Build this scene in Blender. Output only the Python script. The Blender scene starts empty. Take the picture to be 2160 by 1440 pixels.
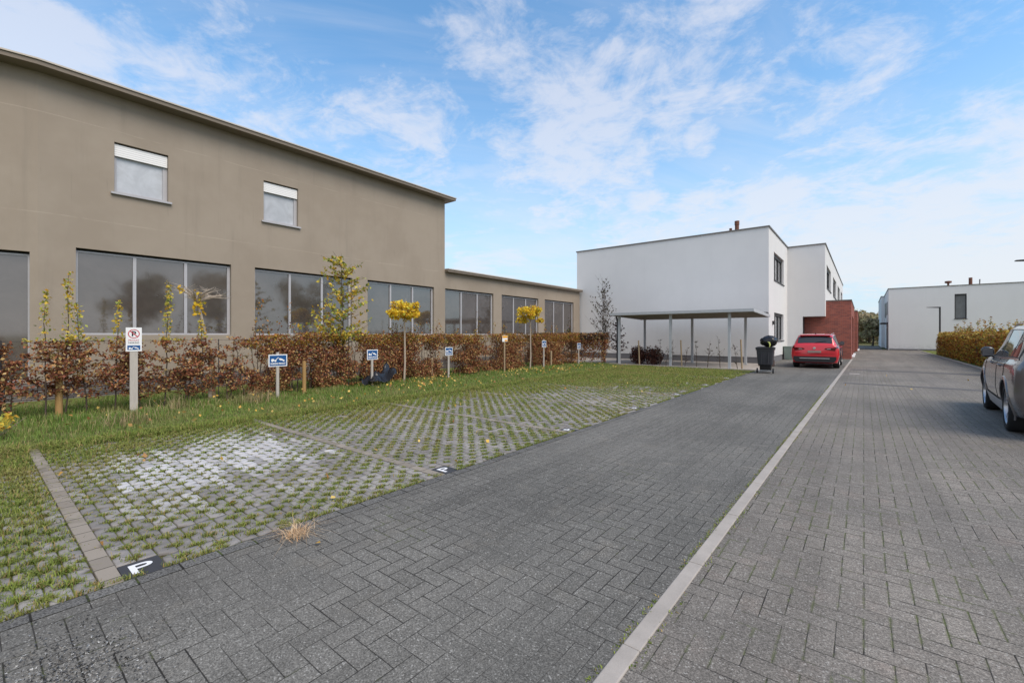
import bpy, math, random
import numpy as np
from mathutils import Vector, Matrix
random.seed(7); rng = np.random.default_rng(7)
SC = bpy.context.scene; COL = SC.collection
R = math.radians; PI = math.pi

# ------------------------------------------------------------------ objects
def tag(o, label=None, cat=None, group=None, kind=None):
    if label: o['label'] = label
    if cat: o['category'] = cat
    if group: o['group'] = group
    if kind: o['kind'] = kind
    return o
def link(o, parent=None):
    COL.objects.link(o)
    if parent is not None: o.parent = parent
    return o
def empty(name, loc=(0,0,0), rz=0, **k):
    o = bpy.data.objects.new(name, None); o.empty_display_size = .2
    o.location = loc; o.rotation_euler = (0,0,rz); link(o); return tag(o, **k)
def kids(o): return [c for c in bpy.data.objects if c.parent == o]
def copy_tree(o, parent=None, children=None):
    c = o.copy(); link(c); c.parent = parent
    for ch in kids(o): copy_tree(ch, c)
    return c

class MB:
    """collects polygons"""
    def __init__(s): s.v=[]; s.f=[]; s.m=[]
    def poly(s, pts, mi=0):
        b=len(s.v); s.v += [tuple(p) for p in pts]; s.f.append(tuple(range(b,b+len(pts)))); s.m.append(mi); return s
    def add(s, v, f, mi=0):
        b=len(s.v); s.v += [tuple(p) for p in v]; s.f += [tuple(b+i for i in q) for q in f]; s.m += [mi]*len(f); return s
    def box(s, x0,x1,y0,y1,z0,z1, mi=0):
        v=[(x0,y0,z0),(x1,y0,z0),(x1,y1,z0),(x0,y1,z0),(x0,y0,z1),(x1,y0,z1),(x1,y1,z1),(x0,y1,z1)]
        return s.add(v,[(0,3,2,1),(4,5,6,7),(0,1,5,4),(1,2,6,5),(2,3,7,6),(3,0,4,7)],mi)
    def tube(s, pts, radii, n=6, mi=0, cap=True):
        pts=[Vector(p) for p in pts]
        if not hasattr(radii,'__len__'): radii=[radii]*len(pts)
        rings=[]
        for i,p in enumerate(pts):
            t=(pts[min(i+1,len(pts)-1)]-pts[max(i-1,0)])
            if t.length<1e-9: t=Vector((0,0,1))
            t.normalize(); a=Vector((1,0,0)) if abs(t.x)<.8 else Vector((0,1,0))
            u=t.cross(a).normalized(); w=t.cross(u)
            rings.append([p+(u*math.cos(2*PI*k/n)+w*math.sin(2*PI*k/n))*radii[i] for k in range(n)])
        v=[q for r_ in rings for q in r_]; f=[]
        for i in range(len(pts)-1):
            for k in range(n):
                f.append((i*n+k,i*n+(k+1)%n,(i+1)*n+(k+1)%n,(i+1)*n+k))
        if cap: f.append(tuple(range(n-1,-1,-1))); f.append(tuple(range((len(pts)-1)*n,len(pts)*n)))
        return s.add(v,f,mi)
    def lathe(s, prof, n=24, axis='z', c=(0,0,0), mi=0, close=False):
        """prof list of (r, h)"""
        v=[]
        for r_,h in prof:
            for k in range(n):
                a=2*PI*k/n; x,y=r_*math.cos(a),r_*math.sin(a)
                p=(x,y,h) if axis=='z' else ((h,x,y) if axis=='x' else (x,h,y))
                v.append((p[0]+c[0],p[1]+c[1],p[2]+c[2]))
        f=[]; m=len(prof)
        for i in range(m if close else m-1):
            j=(i+1)%m
            for k in range(n): f.append((i*n+k,i*n+(k+1)%n,j*n+(k+1)%n,j*n+k))
        return s.add(v,f,mi)
    def prism(s, pts2, h0, h1, axis='z', mi=0):
        n=len(pts2)
        def P(p,h): return (p[0],p[1],h) if axis=='z' else ((h,p[0],p[1]) if axis=='x' else (p[0],h,p[1]))
        v=[P(p,h0) for p in pts2]+[P(p,h1) for p in pts2]
        f=[tuple(range(n-1,-1,-1)),tuple(range(n,2*n))]+[(i,(i+1)%n,n+(i+1)%n,n+i) for i in range(n)]
        return s.add(v,f,mi)
    def obj(s, name, mats, parent=None, smooth=False, bevel=0, angle=35, **k):
        me=bpy.data.meshes.new(name); me.from_pydata(s.v,[],s.f)
        if not isinstance(mats,(list,tuple)): mats=[mats]
        for m in mats: me.materials.append(m)
        if len(mats)>1: me.polygons.foreach_set('material_index', s.m)
        import bmesh
        bm=bmesh.new(); bm.from_mesh(me); bmesh.ops.recalc_face_normals(bm,faces=bm.faces); bm.to_mesh(me); bm.free()
        if smooth:
            me.polygons.foreach_set('use_smooth',[True]*len(me.polygons))
            try: me.set_sharp_from_angle(angle=R(angle))
            except Exception: pass
        o=bpy.data.objects.new(name,me); link(o,parent); tag(o,**k)
        if bevel:
            b=o.modifiers.new('bevel','BEVEL'); b.width=bevel; b.segments=2; b.limit_method='ANGLE'; b.angle_limit=R(40)
        return o

def raw_mesh(name, V, F, mat, parent=None, smooth=False, mi=None, **k):
    """V (N,3) array, F list of arrays (M,k)"""
    me=bpy.data.meshes.new(name); V=np.asarray(V,np.float32)
    me.vertices.add(len(V)); me.vertices.foreach_set('co',V.ravel())
    Fs=[np.asarray(f,np.int32) for f in (F if isinstance(F,(list,tuple)) else [F]) if len(f)]
    idx=np.concatenate([f.ravel() for f in Fs]); ln=np.concatenate([np.full(len(f),f.shape[1],np.int32) for f in Fs])
    me.loops.add(len(idx)); me.loops.foreach_set('vertex_index',idx)
    me.polygons.add(len(ln)); st=np.concatenate([[0],np.cumsum(ln)[:-1]]).astype(np.int32)
    me.polygons.foreach_set('loop_start',st); me.polygons.foreach_set('loop_total',ln)
    if smooth: me.polygons.foreach_set('use_smooth',np.ones(len(ln),bool))
    for m in (mat if isinstance(mat,(list,tuple)) else [mat]): me.materials.append(m)
    if mi is not None: me.polygons.foreach_set('material_index',np.asarray(mi,np.int32))
    me.update(calc_edges=True); me.validate()
    o=bpy.data.objects.new(name,me); link(o,parent); return tag(o,**k)

# ------------------------------------------------------------------ node maths
class X:
    tree=None
    def __init__(s,v): s.v=v
    @staticmethod
    def op(o,*a):
        n=X.tree.nodes.new('ShaderNodeMath'); n.operation=o
        for i,x in enumerate(a):
            x=x.v if isinstance(x,X) else x
            if isinstance(x,(int,float)): n.inputs[i].default_value=x
            else: X.tree.links.new(x,n.inputs[i])
        return X(n.outputs[0])
    def __add__(s,o): return X.op('ADD',s,o)
    __radd__=__add__
    def __sub__(s,o): return X.op('SUBTRACT',s,o)
    def __rsub__(s,o): return X.op('SUBTRACT',o,s)
    def __mul__(s,o): return X.op('MULTIPLY',s,o)
    __rmul__=__mul__
    def __truediv__(s,o): return X.op('DIVIDE',s,o)
    def floor(s): return X.op('FLOOR',s)
    def fract(s): return X.op('FRACT',s)
    def lt(s,o): return X.op('LESS_THAN',s,o)
    def gt(s,o): return X.op('GREATER_THAN',s,o)
    def eq(s,o): return X.op('COMPARE',s,o,.1)
    def min(s,o): return X.op('MINIMUM',s,o)
    def max(s,o): return X.op('MAXIMUM',s,o)
    def abs(s): return X.op('ABSOLUTE',s)
    def pow(s,o): return X.op('POWER',s,o)
    def clamp(s): return s.max(0.).min(1.)
    def wrap(s,n):                      # positive modulo
        return (s-((s/n).floor())*n)
    def ss(s,a,b):                      # smoothstep-like ramp a..b (a may be > b)
        n=X.tree.nodes.new('ShaderNodeMapRange'); n.interpolation_type='SMOOTHSTEP'
        lo,hi=(a,b) if a<b else (b,a)
        X.tree.links.new(s.v,n.inputs[0]); n.inputs[1].default_value=lo; n.inputs[2].default_value=hi
        n.inputs[3].default_value=0. if a<b else 1.; n.inputs[4].default_value=1. if a<b else 0.
        return X(n.outputs[0])
def lk(v,inp):
    v=v.v if isinstance(v,X) else v
    if hasattr(v,'links') or hasattr(v,'is_output'): X.tree.links.new(v,inp)
    else:
        if isinstance(v,(tuple,list)) and len(v)==3 and len(inp.default_value)==4: v=(*v,1)
        inp.default_value=v
def coords(which='Object'):
    n=X.tree.nodes.new('ShaderNodeTexCoord'); return n.outputs[which]
def sep(v):
    n=X.tree.nodes.new('ShaderNodeSeparateXYZ'); X.tree.links.new(v,n.inputs[0]); return [X(o) for o in n.outputs]
def comb(x,y,z=0.):
    n=X.tree.nodes.new('ShaderNodeCombineXYZ')
    for i,a in enumerate((x,y,z)): lk(a,n.inputs[i])
    return n.outputs[0]
def noise(vec,scale=5,detail=3,rough=.5,dist=0.,col=False):
    n=X.tree.nodes.new('ShaderNodeTexNoise'); lk(vec,n.inputs['Vector'])
    n.inputs['Scale'].default_value=scale; n.inputs['Detail'].default_value=detail
    n.inputs['Roughness'].default_value=rough; n.inputs['Distortion'].default_value=dist
    return n.outputs['Color'] if col else X(n.outputs['Fac'])
def voro(vec,scale=5,feature='F1',out='Distance'):
    n=X.tree.nodes.new('ShaderNodeTexVoronoi'); n.feature=feature; lk(vec,n.inputs['Vector']); n.inputs['Scale'].default_value=scale
    return X(n.outputs[out]) if out=='Distance' else n.outputs[out]
def white(x,y=0.,z=0.):
    n=X.tree.nodes.new('ShaderNodeTexWhiteNoise'); lk(comb(x,y,z),n.inputs['Vector']); return X(n.outputs['Value'])
def mix(f,a,b,mode='MIX'):
    n=X.tree.nodes.new('ShaderNodeMix'); n.data_type='RGBA'; n.blend_type=mode; n.clamp_factor=True
    lk(f,n.inputs[0]); lk(a,n.inputs[6]); lk(b,n.inputs[7]); return n.outputs[2]
def ramp(f,stops,interp='LINEAR'):
    n=X.tree.nodes.new('ShaderNodeValToRGB'); lk(f,n.inputs[0]); e=n.color_ramp.elements; n.color_ramp.interpolation=interp
    while len(e)<len(stops): e.new(.5)
    for i,(p,c) in enumerate(stops): e[i].position=p; e[i].color=(*c,1)
    return n.outputs[0]
def scalec(c,f): return mix(1.,c,comb(f,f,f),'MULTIPLY')
def island():
    n=X.tree.nodes.new('ShaderNodeNewGeometry'); return X(n.outputs['Random Per Island'])
def bump(h,strength=.5,dist=.01,normal=None):
    n=X.tree.nodes.new('ShaderNodeBump'); lk(h,n.inputs['Height']); n.inputs['Strength'].default_value=strength
    n.inputs['Distance'].default_value=dist
    if normal is not None: X.tree.links.new(normal,n.inputs['Normal'])
    return n.outputs[0]
def material(name, fn=None, col=(.5,.5,.5), rough=.6, metal=0., spec=.5, normal=None, coat=0., transl=0., ior=1.45):
    m=bpy.data.materials.new(name); m.use_nodes=True; X.tree=m.node_tree
    b=m.node_tree.nodes['Principled BSDF']; res={}
    if fn: res=fn() or {}
    lk(res.get('col',col),b.inputs['Base Color']); lk(res.get('rough',rough),b.inputs['Roughness'])
    lk(res.get('metal',metal),b.inputs['Metallic']); b.inputs['Specular IOR Level'].default_value=spec
    b.inputs['IOR'].default_value=ior; b.inputs['Coat Weight'].default_value=coat; b.inputs['Coat Roughness'].default_value=.04
    if 'normal' in res: X.tree.links.new(res['normal'],b.inputs['Normal'])
    if transl:
        t=m.node_tree.nodes.new('ShaderNodeBsdfTranslucent'); lk(res.get('col',col),t.inputs['Color'])
        ms=m.node_tree.nodes.new('ShaderNodeMixShader'); ms.inputs[0].default_value=transl
        X.tree.links.new(b.outputs[0],ms.inputs[1]); X.tree.links.new(t.outputs[0],ms.inputs[2])
        X.tree.links.new(ms.outputs[0],m.node_tree.nodes['Material Output'].inputs['Surface'])
    return m
def srgb(r,g,b): return tuple(((c/255)/12.92 if c/255<=.04045 else ((c/255+.055)/1.055)**2.4) for c in (r,g,b))
def simple(name,col,rough=.6,var=.12,scale=6,**k):
    def fn():
        c=coords(); n=noise(c,scale,4,.6)
        return dict(col=scalec(col,n*(2*var)+(1-var)), rough=(n*.15+(rough-.07)))
    return material(name,fn,**k)

LANE_E, KERB_W = -3.51, .087
def kerb_x(y): return -.912 + max(0,(y-2))*.0095          # left side of the pale kerb

# ------------------------------------------------------------------ paving
def herringbone(mossy, tone, lanemask=None):
    def fn():
        c=coords(); x,y,z=sep(c); w=.11
        wob=noise(c,1.3,2); 
        u=x/w+(wob-.5)*.10; v=y/w+(noise(c,1.7,2)-.5)*.10
        i,j=u.floor(),v.floor(); fx,fy=u.fract(),v.fract()
        k=(i-j).wrap(4.)
        k0,k1,k2,k3=k.eq(0.),k.eq(1.),k.eq(2.),k.eq(3.)
        L=fx+k1*9.; Rr=(1.-fx)+k0*9.; B=fy+k2*9.; T=(1.-fy)+k3*9.
        dx=L.min(Rr); dy=B.min(T); d=dx.min(dy)
        rid=white(i-k1,j-k2,0.)
        rid2=white(i-k1,j-k2,7.)
        fine=noise(c,120,2,.8); f2=sep(voro(c,150,'F1','Color'))[0]; f3=sep(voro(c,75,'F1','Color'))[1]; big=noise(c,.45,3,.6); mid=noise(c,3.,4,.65); sp=noise(c,60,2,.9)
        jn=noise(c,26,3,.7); fill=noise(c,.9,4,.65)
        jw=fill.ss(.36,.60)*.016+.017                       # joints open and closed with grit
        joint=((d+(jn-.5)*.035)/jw).ss(1.3,.45)*(fill.ss(.32,.58)*.60+.36)
        base=mix(big.ss(.35,.65),tone[0],tone[1])
        base=mix(mid.ss(.52,.75)*.5,base,tone[2])
        g=(fine.ss(.38,.62)*.55+.73)*(f2*.62+.69)*(f3*.22+.89)*(rid*.12+.94)*(noise(comb(x*2.2,y*.12,0.),1.,3,.6).ss(.40,.66)*-.16+1.06)*(big*.5+.76)
        base=scalec(base,g)
        base=mix(f2.gt(.95)*f3.gt(.4)*.5,base,(.42,.41,.38)); base=mix(noise(c,.23,4,.6,.4).ss(.56,.70)*.22,base,(.09,.08,.07))
        moss=(noise(c,.8,4,.65)+(noise(c,9.,3,.7)-.5)*.8+(dx.lt(dy)*.10 if mossy else 0.)).ss(.60-mossy*.10,.76-mossy*.10)
        jc=mix(moss,(.022,.020,.018),(.085,.10,.035))
        wide=(d+(jn-.5)*.14).ss(.10,.04)*moss*(.45 if mossy else .45)
        col=mix(joint.max(wide),base,jc)
        h=joint*-.6+(fine*.3)+rid2*.10
        return dict(col=col,rough=.92-fine*.15,normal=bump(h,.6,.005))
    return fn
M={}
def build_mats():
    g1=(.126,.121,.109)
    M['pave_l']=material('paving_dark',herringbone(0,(g1,(.148,.141,.126),(.184,.168,.142))),spec=.25)
    M['pave_r']=material('paving_mossy',herringbone(1,((.166,.151,.133),(.195,.175,.151),(.236,.192,.162))),spec=.25)
    def course():
        c=coords(); x,y,z=sep(c); v=y/.22; d=(v.fract().min(1.-v.fract()))*.22
        dx=(x-LANE_E).abs().min((x-(LANE_E+.115)).abs()); rid=white(v.floor(),3.)
        fine=noise(c,95,3,.8); jn=noise(c,30,3)
        j=(d.min(dx)+(jn-.5)*.006).ss(.008,.003)
        moss=noise(c,3.,3,.7).ss(.5,.62)
        b=scalec((.128,.124,.116),(fine.ss(.34,.66)*1.2+.35)*(rid*.3+.85))
        return dict(col=mix(j,b,mix(moss,(.02,.018,.015),(.06,.08,.02))),normal=bump(j*-.6+fine*.2,.7,.006))
    M['course']=material('edge_course',course,rough=.85,spec=.25)
    def conc(base,vary=.25):
        def fn():
            c=coords(); f=noise(c,190,3,.7); m=noise(c,4.,4,.65); s=noise(c,.9,3,.6)
            col=scalec(base,(f*.35+.82)*(m*vary*2+(1-vary)))
            col=mix(s.ss(.55,.8)*.45,col,tuple(b*.62 for b in base))
            return dict(col=col,normal=bump(f,.35,.003))
        return fn
    M['kerb']=material('pale_concrete',conc((.37,.335,.30),.32),rough=.85,spec=.25)
    def div():
        c=coords(); x,y,z=sep(c); f=noise(c,190,3,.7); u=x/.2; d=(u.fract().min(1.-u.fract()))*.2
        rid=white(u.floor(),(y/1.).floor()); m=noise(c,3.,3,.7)
        col=scalec((.27,.235,.195),(f*.4+.8)*(rid*.28+.84)); j=d.ss(.006,.002)
        col=mix(m.ss(.55,.75)*.5,col,(.16,.14,.11))
        return dict(col=mix(j,col,(.03,.03,.02)),normal=bump(j*-.6+f*.2,.6,.005))
    M['divider']=material('divider_slabs',div,rough=.85,spec=.25)
    def paver():
        c=coords(); x,y,z=sep(c); f=noise(c,150,3,.75); r=island(); m=noise(c,.7,4,.7)
        pale=((noise(c,.75,3,.6)-.5)*1.2+(r-.5)*.5+(x+6.25+(y-2.)*.2).abs().ss(2.1,.2)*(y-1.95).abs().ss(1.7,.3)*1.05).ss(.20,.85)*y.ss(.55,.75)*y.ss(3.2,3.1)
        col=mix(m.ss(.35,.65),(.215,.20,.188),(.285,.268,.25))
        col=mix(pale*.95,col,(.46,.45,.45))
        col=scalec(col,(f*.5+.75)*(r*.35+.83))
        dirt=noise(c,14.,4,.7).ss(.58,.8)
        return dict(col=mix(dirt*.45,col,(.10,.085,.06)),normal=bump(f,.45,.003))
    M['paver']=material('grass_paver_concrete',paver,rough=.9,spec=.2)
    def soil():
        c=coords(); a=noise(c,9,5,.7); b=noise(c,60,3,.7)
        col=mix(a.ss(.35,.55),(.075,.055,.035),(.15,.18,.045))
        return dict(col=scalec(col,b*1.+.5),normal=bump(b,.8,.02))
    M['soil']=material('mossy_soil',soil,rough=.95,spec=.1)
    def field():
        c=coords(); a=noise(c,.08,5,.6); b=noise(c,1.5,4,.7)
        return dict(col=scalec(mix(a.ss(.4,.6),(.10,.12,.04),(.15,.13,.07)),b*.8+.6))
    M['field']=material('far_field',field,rough=.95,spec=.1)
    def grass(a,b,dry,p):
        def fn():
            r=island(); c=coords(); n=noise(c,.9,3,.6); n2=noise(c,.35,2,.6)
            col=ramp(r,[(0,a),(.5,b),(1-p,b),(min(.999,1-p+.02),dry)])
            col=mix((n-.5)*1.5+n2.ss(.48,.65)*.22,col,dry)
            return dict(col=col)
        return fn
    M['grass']=material('grass_blade',grass((.065,.14,.028),(.19,.29,.055),(.40,.32,.16),.18),rough=.6,spec=.3,transl=.25)
    M['grass2']=material('paver_grass_blade',grass((.075,.115,.025),(.27,.33,.07),(.38,.28,.12),.17),rough=.6,spec=.3,transl=.25)
    M['drygrass']=material('dry_grass_blade',grass((.30,.23,.12),(.42,.33,.19),(.18,.17,.07),.25),rough=.7,spec=.2,transl=.2)
    def stucco(base,blotch,lines=False):
        def fn():
            c=coords(); x,y,z=sep(c); f=noise(c,120,3,.7); m=noise(c,.55,4,.62); s=noise(comb(x*3.,y*3.,z*.25),1.2,4,.65)
            col=mix(m.ss(.38,.64)*blotch,base[0],base[1]); col=mix(s.ss(.52,.8)*blotch*.6,col,base[2])
            wob=(noise(c,.7,3,.6)-.5)*.08
            if lines:
                ln=((z-4.36+wob).abs().ss(.022,.006)).max((z-6.72+wob).abs().ss(.018,.005))*noise(c,1.3,3,.7).ss(.38,.6)
                col=mix(ln*.4,col,tuple(min(1,q*1.35) for q in base[0]))
                cr=noise(comb(x*9.,y*9.,z*.5),1.,4,.7).ss(.60,.72)*((z-5.1).abs().ss(.75,.1))*.22
                col=mix(cr,col,tuple(q*.6 for q in base[2]))
            dirt=z.ss(.75,.15)*noise(comb(x*1.5,y*1.5,z*3.),2.,4,.7).ss(.38,.66)
            col=mix(dirt*.38,col,tuple(q*.55 for q in base[2]))
            return dict(col=scalec(col,f*.16+.92),normal=bump(f,.35,.005))
        return fn
    M['tan']=material('tan_render',stucco(((.335,.287,.232),(.302,.256,.205),(.255,.222,.182)),.9,True),rough=.92,spec=.15)
    M['tan_edge']=material('eave_metal_tan',stucco(((.21,.175,.14),(.18,.152,.12),(.16,.135,.11)),.6),rough=.6,spec=.3)
    M['eave_top']=simple('pale_roof_trim',(.50,.45,.39),.45,.1)
    M['white']=material('white_render',stucco(((.72,.72,.715),(.67,.672,.67),(.62,.62,.61)),.45),rough=.9,spec=.15)
    M['white2']=material('white_render_far',stucco(((.74,.74,.74),(.70,.70,.70),(.65,.65,.65)),.45),rough=.9,spec=.15)
    M['coping']=simple('grey_coping',(.16,.15,.14),.5)
    M['dark_frame']=simple('anthracite_frame',(.035,.036,.04),.45)
    M['alu']=simple('grey_aluminium_frame',(.42,.42,.44),.42,.08)
    M['shutter']=material('roller_shutter',lambda:(lambda c,s:dict(col=scalec((.80,.80,.79),1.-(s[2]/.055).fract().ss(.80,.97)*.55)))(coords(),sep(coords())),rough=.5)
    def pane(base,r0):
        def fn():
            c=coords(); n=noise(c,.5,3,.6,.6); n2=noise(c,1.6,4,.65,1.)
            x,y,z=sep(c)
            return dict(col=scalec(base,(n.ss(.3,.7)*.35+.72)*(n2.ss(.3,.7)*.22+.9)),rough=(n*.03+r0))
        return fn
    M['pane']=material('smoked_film_pane',pane((.085,.072,.064),.035),spec=.5,ior=2.25)
    M['pane_blind']=material('pane_pale_blind',pane((.56,.59,.63),.2),spec=.4)
    M['pane_dark']=material('dark_glass',pane((.10,.11,.115),.04),spec=.8)
    M['pane_curtain']=material('glass_with_curtain',pane((.30,.31,.32),.1),spec=.6)
    M['gap']=material('gap_shade_black',col=(.012,.011,.011),rough=.8,spec=.1)
    def brickm(a,b,mort,bw,bh,vert='y'):
        def fn():
            c=coords(); x,y,z=sep(c); h=x+y
            row=(z/bh).floor(); u=(h/bw)+row.wrap(2.)*.5; fx=u.fract(); fz=(z/bh).fract()
            d=(fx.min(1.-fx)*bw).min(fz.min(1.-fz)*bh); rid=white(u.floor(),row)
            col=mix(rid,a,b); n=noise(c,40,3,.7); n2=noise(c,1.1,4,.7); col=scalec(col,(n*.5+.75)*(n2*.6+.7))
            j=d.ss(.007,.004)
            return dict(col=mix(j,col,mort),normal=bump(j*-1.,.6,.006))
        return fn
    M['brick']=material('red_brick',brickm((.40,.115,.080),(.23,.075,.062),(.27,.19,.165),.22,.06),rough=.88,spec=.2)
    M['oldbrick']=material('weathered_brick',brickm((.20,.13,.11),(.15,.11,.10),(.2,.19,.17),.22,.07),rough=.9,spec=.2)
    M['plinth']=material('stack_slate',brickm((.20,.18,.17),(.11,.10,.10),(.012,.012,.012),.6,.052),rough=.85,spec=.2)
    M['plinth_grey']=simple('plinth_render',(.17,.17,.18),.85)
    def wood(base,dark):
        def fn():
            c=coords(); x,y,z=sep(c); g=noise(comb(x*22.,y*22.,z*1.6),3.,4,.65,.4)
            return dict(col=mix(g,dark,base),normal=bump(g,.3,.004))
        return fn
    M['wood_grey']=material('weathered_grey_wood',wood((.56,.52,.47),(.34,.31,.28)),rough=.85,spec=.2)
    M['wood_tan']=material('pale_stake_wood',wood((.44,.34,.22),(.26,.19,.12)),rough=.85,spec=.2)
    M['wood_gold']=material('golden_stake_wood',wood((.48,.31,.13),(.26,.15,.06)),rough=.85,spec=.2)
    M['bark']=simple('dark_bark',(.075,.055,.042),.9,.3,30)
    M['bark_grey']=simple('grey_bark',(.20,.165,.13),.9,.3,30)
    M['bark_pale']=simple('pale_bark',(.42,.35,.28),.85,.3,40)
    def leaf(stops):
        def fn():
            r=island(); c=coords(); n=noise(c,2.2,3,.6)
            return dict(col=scalec(ramp((r+(n-.5)*.5),stops),n*.5+.75))
        return fn
    br=[(0,(.10,.040,.026)),(.25,(.23,.075,.045)),(.5,(.36,.135,.07)),(.7,(.48,.25,.10)),(.86,(.60,.42,.18)),(1,(.30,.26,.09))]
    M['leaf_brown']=material('beech_leaf_brown',leaf(br),rough=.6,spec=.3,transl=.25)
    M['leaf_orange']=material('beech_leaf_orange',leaf([(0,(.12,.05,.02)),(.3,(.28,.10,.025)),(.5,(.42,.19,.03)),(.7,(.50,.32,.05)),(.88,(.32,.30,.05)),(1,(.12,.15,.03))]),rough=.6,spec=.3,transl=.25)
    M['leaf_yellow']=material('yellow_leaf',leaf([(0,(.48,.26,.03)),(.3,(.72,.45,.03)),(.6,(.85,.62,.04)),(.85,(.80,.66,.10)),(1,(.40,.42,.06))]),rough=.6,spec=.3,transl=.3)
    M['leaf_yg']=material('yellow_green_leaf',leaf([(0,(.50,.25,.03)),(.25,(.70,.48,.06)),(.5,(.66,.56,.10)),(.75,(.38,.42,.09)),(1,(.14,.22,.05))]),rough=.6,spec=.3,transl=.3)
    M['leaf_dark']=material('dark_leaf',leaf([(0,(.03,.022,.018)),(.4,(.06,.035,.025)),(.7,(.06,.06,.03)),(1,(.10,.09,.03))]),rough=.6,spec=.3,transl=.15)
    M['leaf_red']=material('dark_red_leaf',leaf([(0,(.03,.012,.012)),(.5,(.07,.025,.02)),(1,(.12,.05,.03))]),rough=.6,spec=.3,transl=.15)
    M['tree_far']=material('far_tree_foliage',leaf([(0,(.27,.22,.14)),(.4,(.38,.31,.19)),(.7,(.35,.35,.18)),(1,(.50,.39,.24))]),rough=.8,spec=.1,transl=.15)
    M['galv']=simple('galvanised_steel',(.46,.48,.50),.45,.15,9)
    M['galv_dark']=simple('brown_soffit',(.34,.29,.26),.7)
    M['pipe']=simple('dark_downpipe',(.03,.03,.035),.5)
    M['rust']=simple('rust_brown_metal',(.16,.065,.04),.7)
    M['paint_white']=simple('white_paint',(.78,.78,.78),.55,.06,30)
    M['tile_dark']=simple('dark_tile',(.045,.045,.05),.7,.2,40)
    M['sign_white']=simple('sign_white',(.80,.81,.82),.4,.04)
    M['sign_blue']=simple('sign_blue',(.012,.085,.26),.35,.08)
    M['sign_red']=simple('sign_red',(.50,.045,.07),.4,.05)
    M['sign_black']=simple('sign_black',(.02,.02,.025),.4,.05)
    M['sign_orange']=simple('sign_orange',(.80,.36,.02),.4,.05)
    M['plastic_black']=simple('black_plastic_sheet',(.018,.020,.026),.28,.3,8)
    M['bag']=simple('black_bin_bag',(.014,.014,.017),.25,.3,8)
    M['bin']=simple('anthracite_bin',(.045,.047,.055),.42,.12,9)
    M['bin_dark']=simple('black_bin_part',(.012,.012,.013),.5,.1)
    M['glove']=simple('yellow_green_tie',(.55,.60,.18),.5,.1)
    M['lamp']=simple('black_lamp_metal',(.03,.03,.033),.45,.1)
    M['tyre']=simple('tyre_rubber',(.018,.018,.019),.8,.15,20)
    M['rim']=simple('alloy_rim',(.50,.50,.52),.28,.05,metal=.85)
    M['rim_dark']=simple('rim_back',(.02,.02,.02),.6)
    M['mirror']=material('mirror_glass',col=(.10,.10,.11),rough=.08,spec=.6)
    M['chrome']=material('bright_trim',col=(.65,.62,.60),rough=.18,metal=.9)
    M['carglass']=material('car_glass',col=(.022,.024,.027),rough=.03,spec=.9)
    M['black_trim']=simple('black_car_trim',(.02,.02,.022),.5,.1)
    M['seam']=material('body_seam',col=(.01,.01,.01),rough=.8,spec=.1)
    def paint(c1):
        def fn():
            n=noise(coords(),900,2,.5); return dict(col=scalec(c1,n*.2+.9))
        return fn
    M['paint_grey']=material('taupe_grey_paint',paint((.16,.145,.143)),rough=.26,metal=.4,coat=.8)
    M['paint_red']=material('red_paint',paint((.62,.018,.03)),rough=.3,metal=.1,coat=1.)
    M['paint_dark']=material('dark_car_paint',paint((.03,.028,.028)),rough=.3,metal=.4,coat=1.)
    M['tail_red']=material('tail_light_red',col=(.10,.004,.006),rough=.12,coat=1.)
    M['tail_clear']=material('reverse_light',col=(.6,.5,.5),rough=.2)
    M['plate']=simple('blank_plate',(.32,.25,.22),.6,.05)
    M['silver']=simple('silver_bumper_trim',(.38,.37,.37),.4,.05)
    M['greenbox']=simple('grey_green_box',(.20,.25,.22),.6,.15)
build_mats()
SUN_E=2.1; SKY_S=.12; EXPO=.56
SKY_TINT=(1.0,1.38,1.46); HAZE_C=(3.55,4.35,5.15); CLOUD_C=(4.9,4.9,5.25)
# ------------------------------------------------------------------ ground
def sheet(name, pts, z, mat, **k):
    mb=MB(); mb.poly([(x,y,z) for x,y in pts]); return mb.obj(name,mat,kind='structure',**k)
def rect(name,x0,x1,y0,y1,z,mat): return sheet(name,[(x0,y0),(x1,y0),(x1,y1),(x0,y1)],z,mat)
PX0B=-8.7
rect('ground',-900,900,-300,1500,-.06,M['field'])
rect('verge_soil',-22,-3.60,-12,27,-.035,M['soil'])
rect('paver_bed',PX0B,LANE_E-.001,-5,20.86,-.017,M['soil'])
# kerb centreline samples
ky=[-12,2,10,20,34.2]
lane=[(LANE_E+.11,-12),(kerb_x(-12),-12)]+[(kerb_x(y),y) for y in ky[1:]]+[(LANE_E+.11,34.2)]
sheet('parking_lane',lane,0,M['pave_l'])
rect('house_forecourt_paving',-15.2,LANE_E+.11,21.6,34.2,-.01,M['pave_l'])
rect('lane_edge_course',LANE_E,LANE_E+.11,-12,21.6,.003,M['course'])
mb=MB()
for y0,y1 in zip(ky[:-1],ky[1:]):
    a,b=kerb_x(y0),kerb_x(y1); w=KERB_W
    n=max(1,int((y1-y0)/1.0))
    for i in range(n):
        s0=y0+(y1-y0)*i/n; s1=y0+(y1-y0)*(i+1)/n-.004; xa,xb=kerb_x(s0),kerb_x(s1)
        zt=.006+.003*random.random()
        q=[(xa,s0,-.05),(xa+w,s0,-.05),(xb+w,s1,-.05),(xb,s1,-.05),(xa,s0,zt),(xa+w,s0,zt),(xb+w,s1,zt),(xb,s1,zt)]
        mb.add(q,[(4,5,6,7),(0,1,5,4),(1,2,6,5),(2,3,7,6),(3,0,4,7)])
mb.obj('kerb_strip',M['kerb'],kind='structure',bevel=.006)
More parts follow.
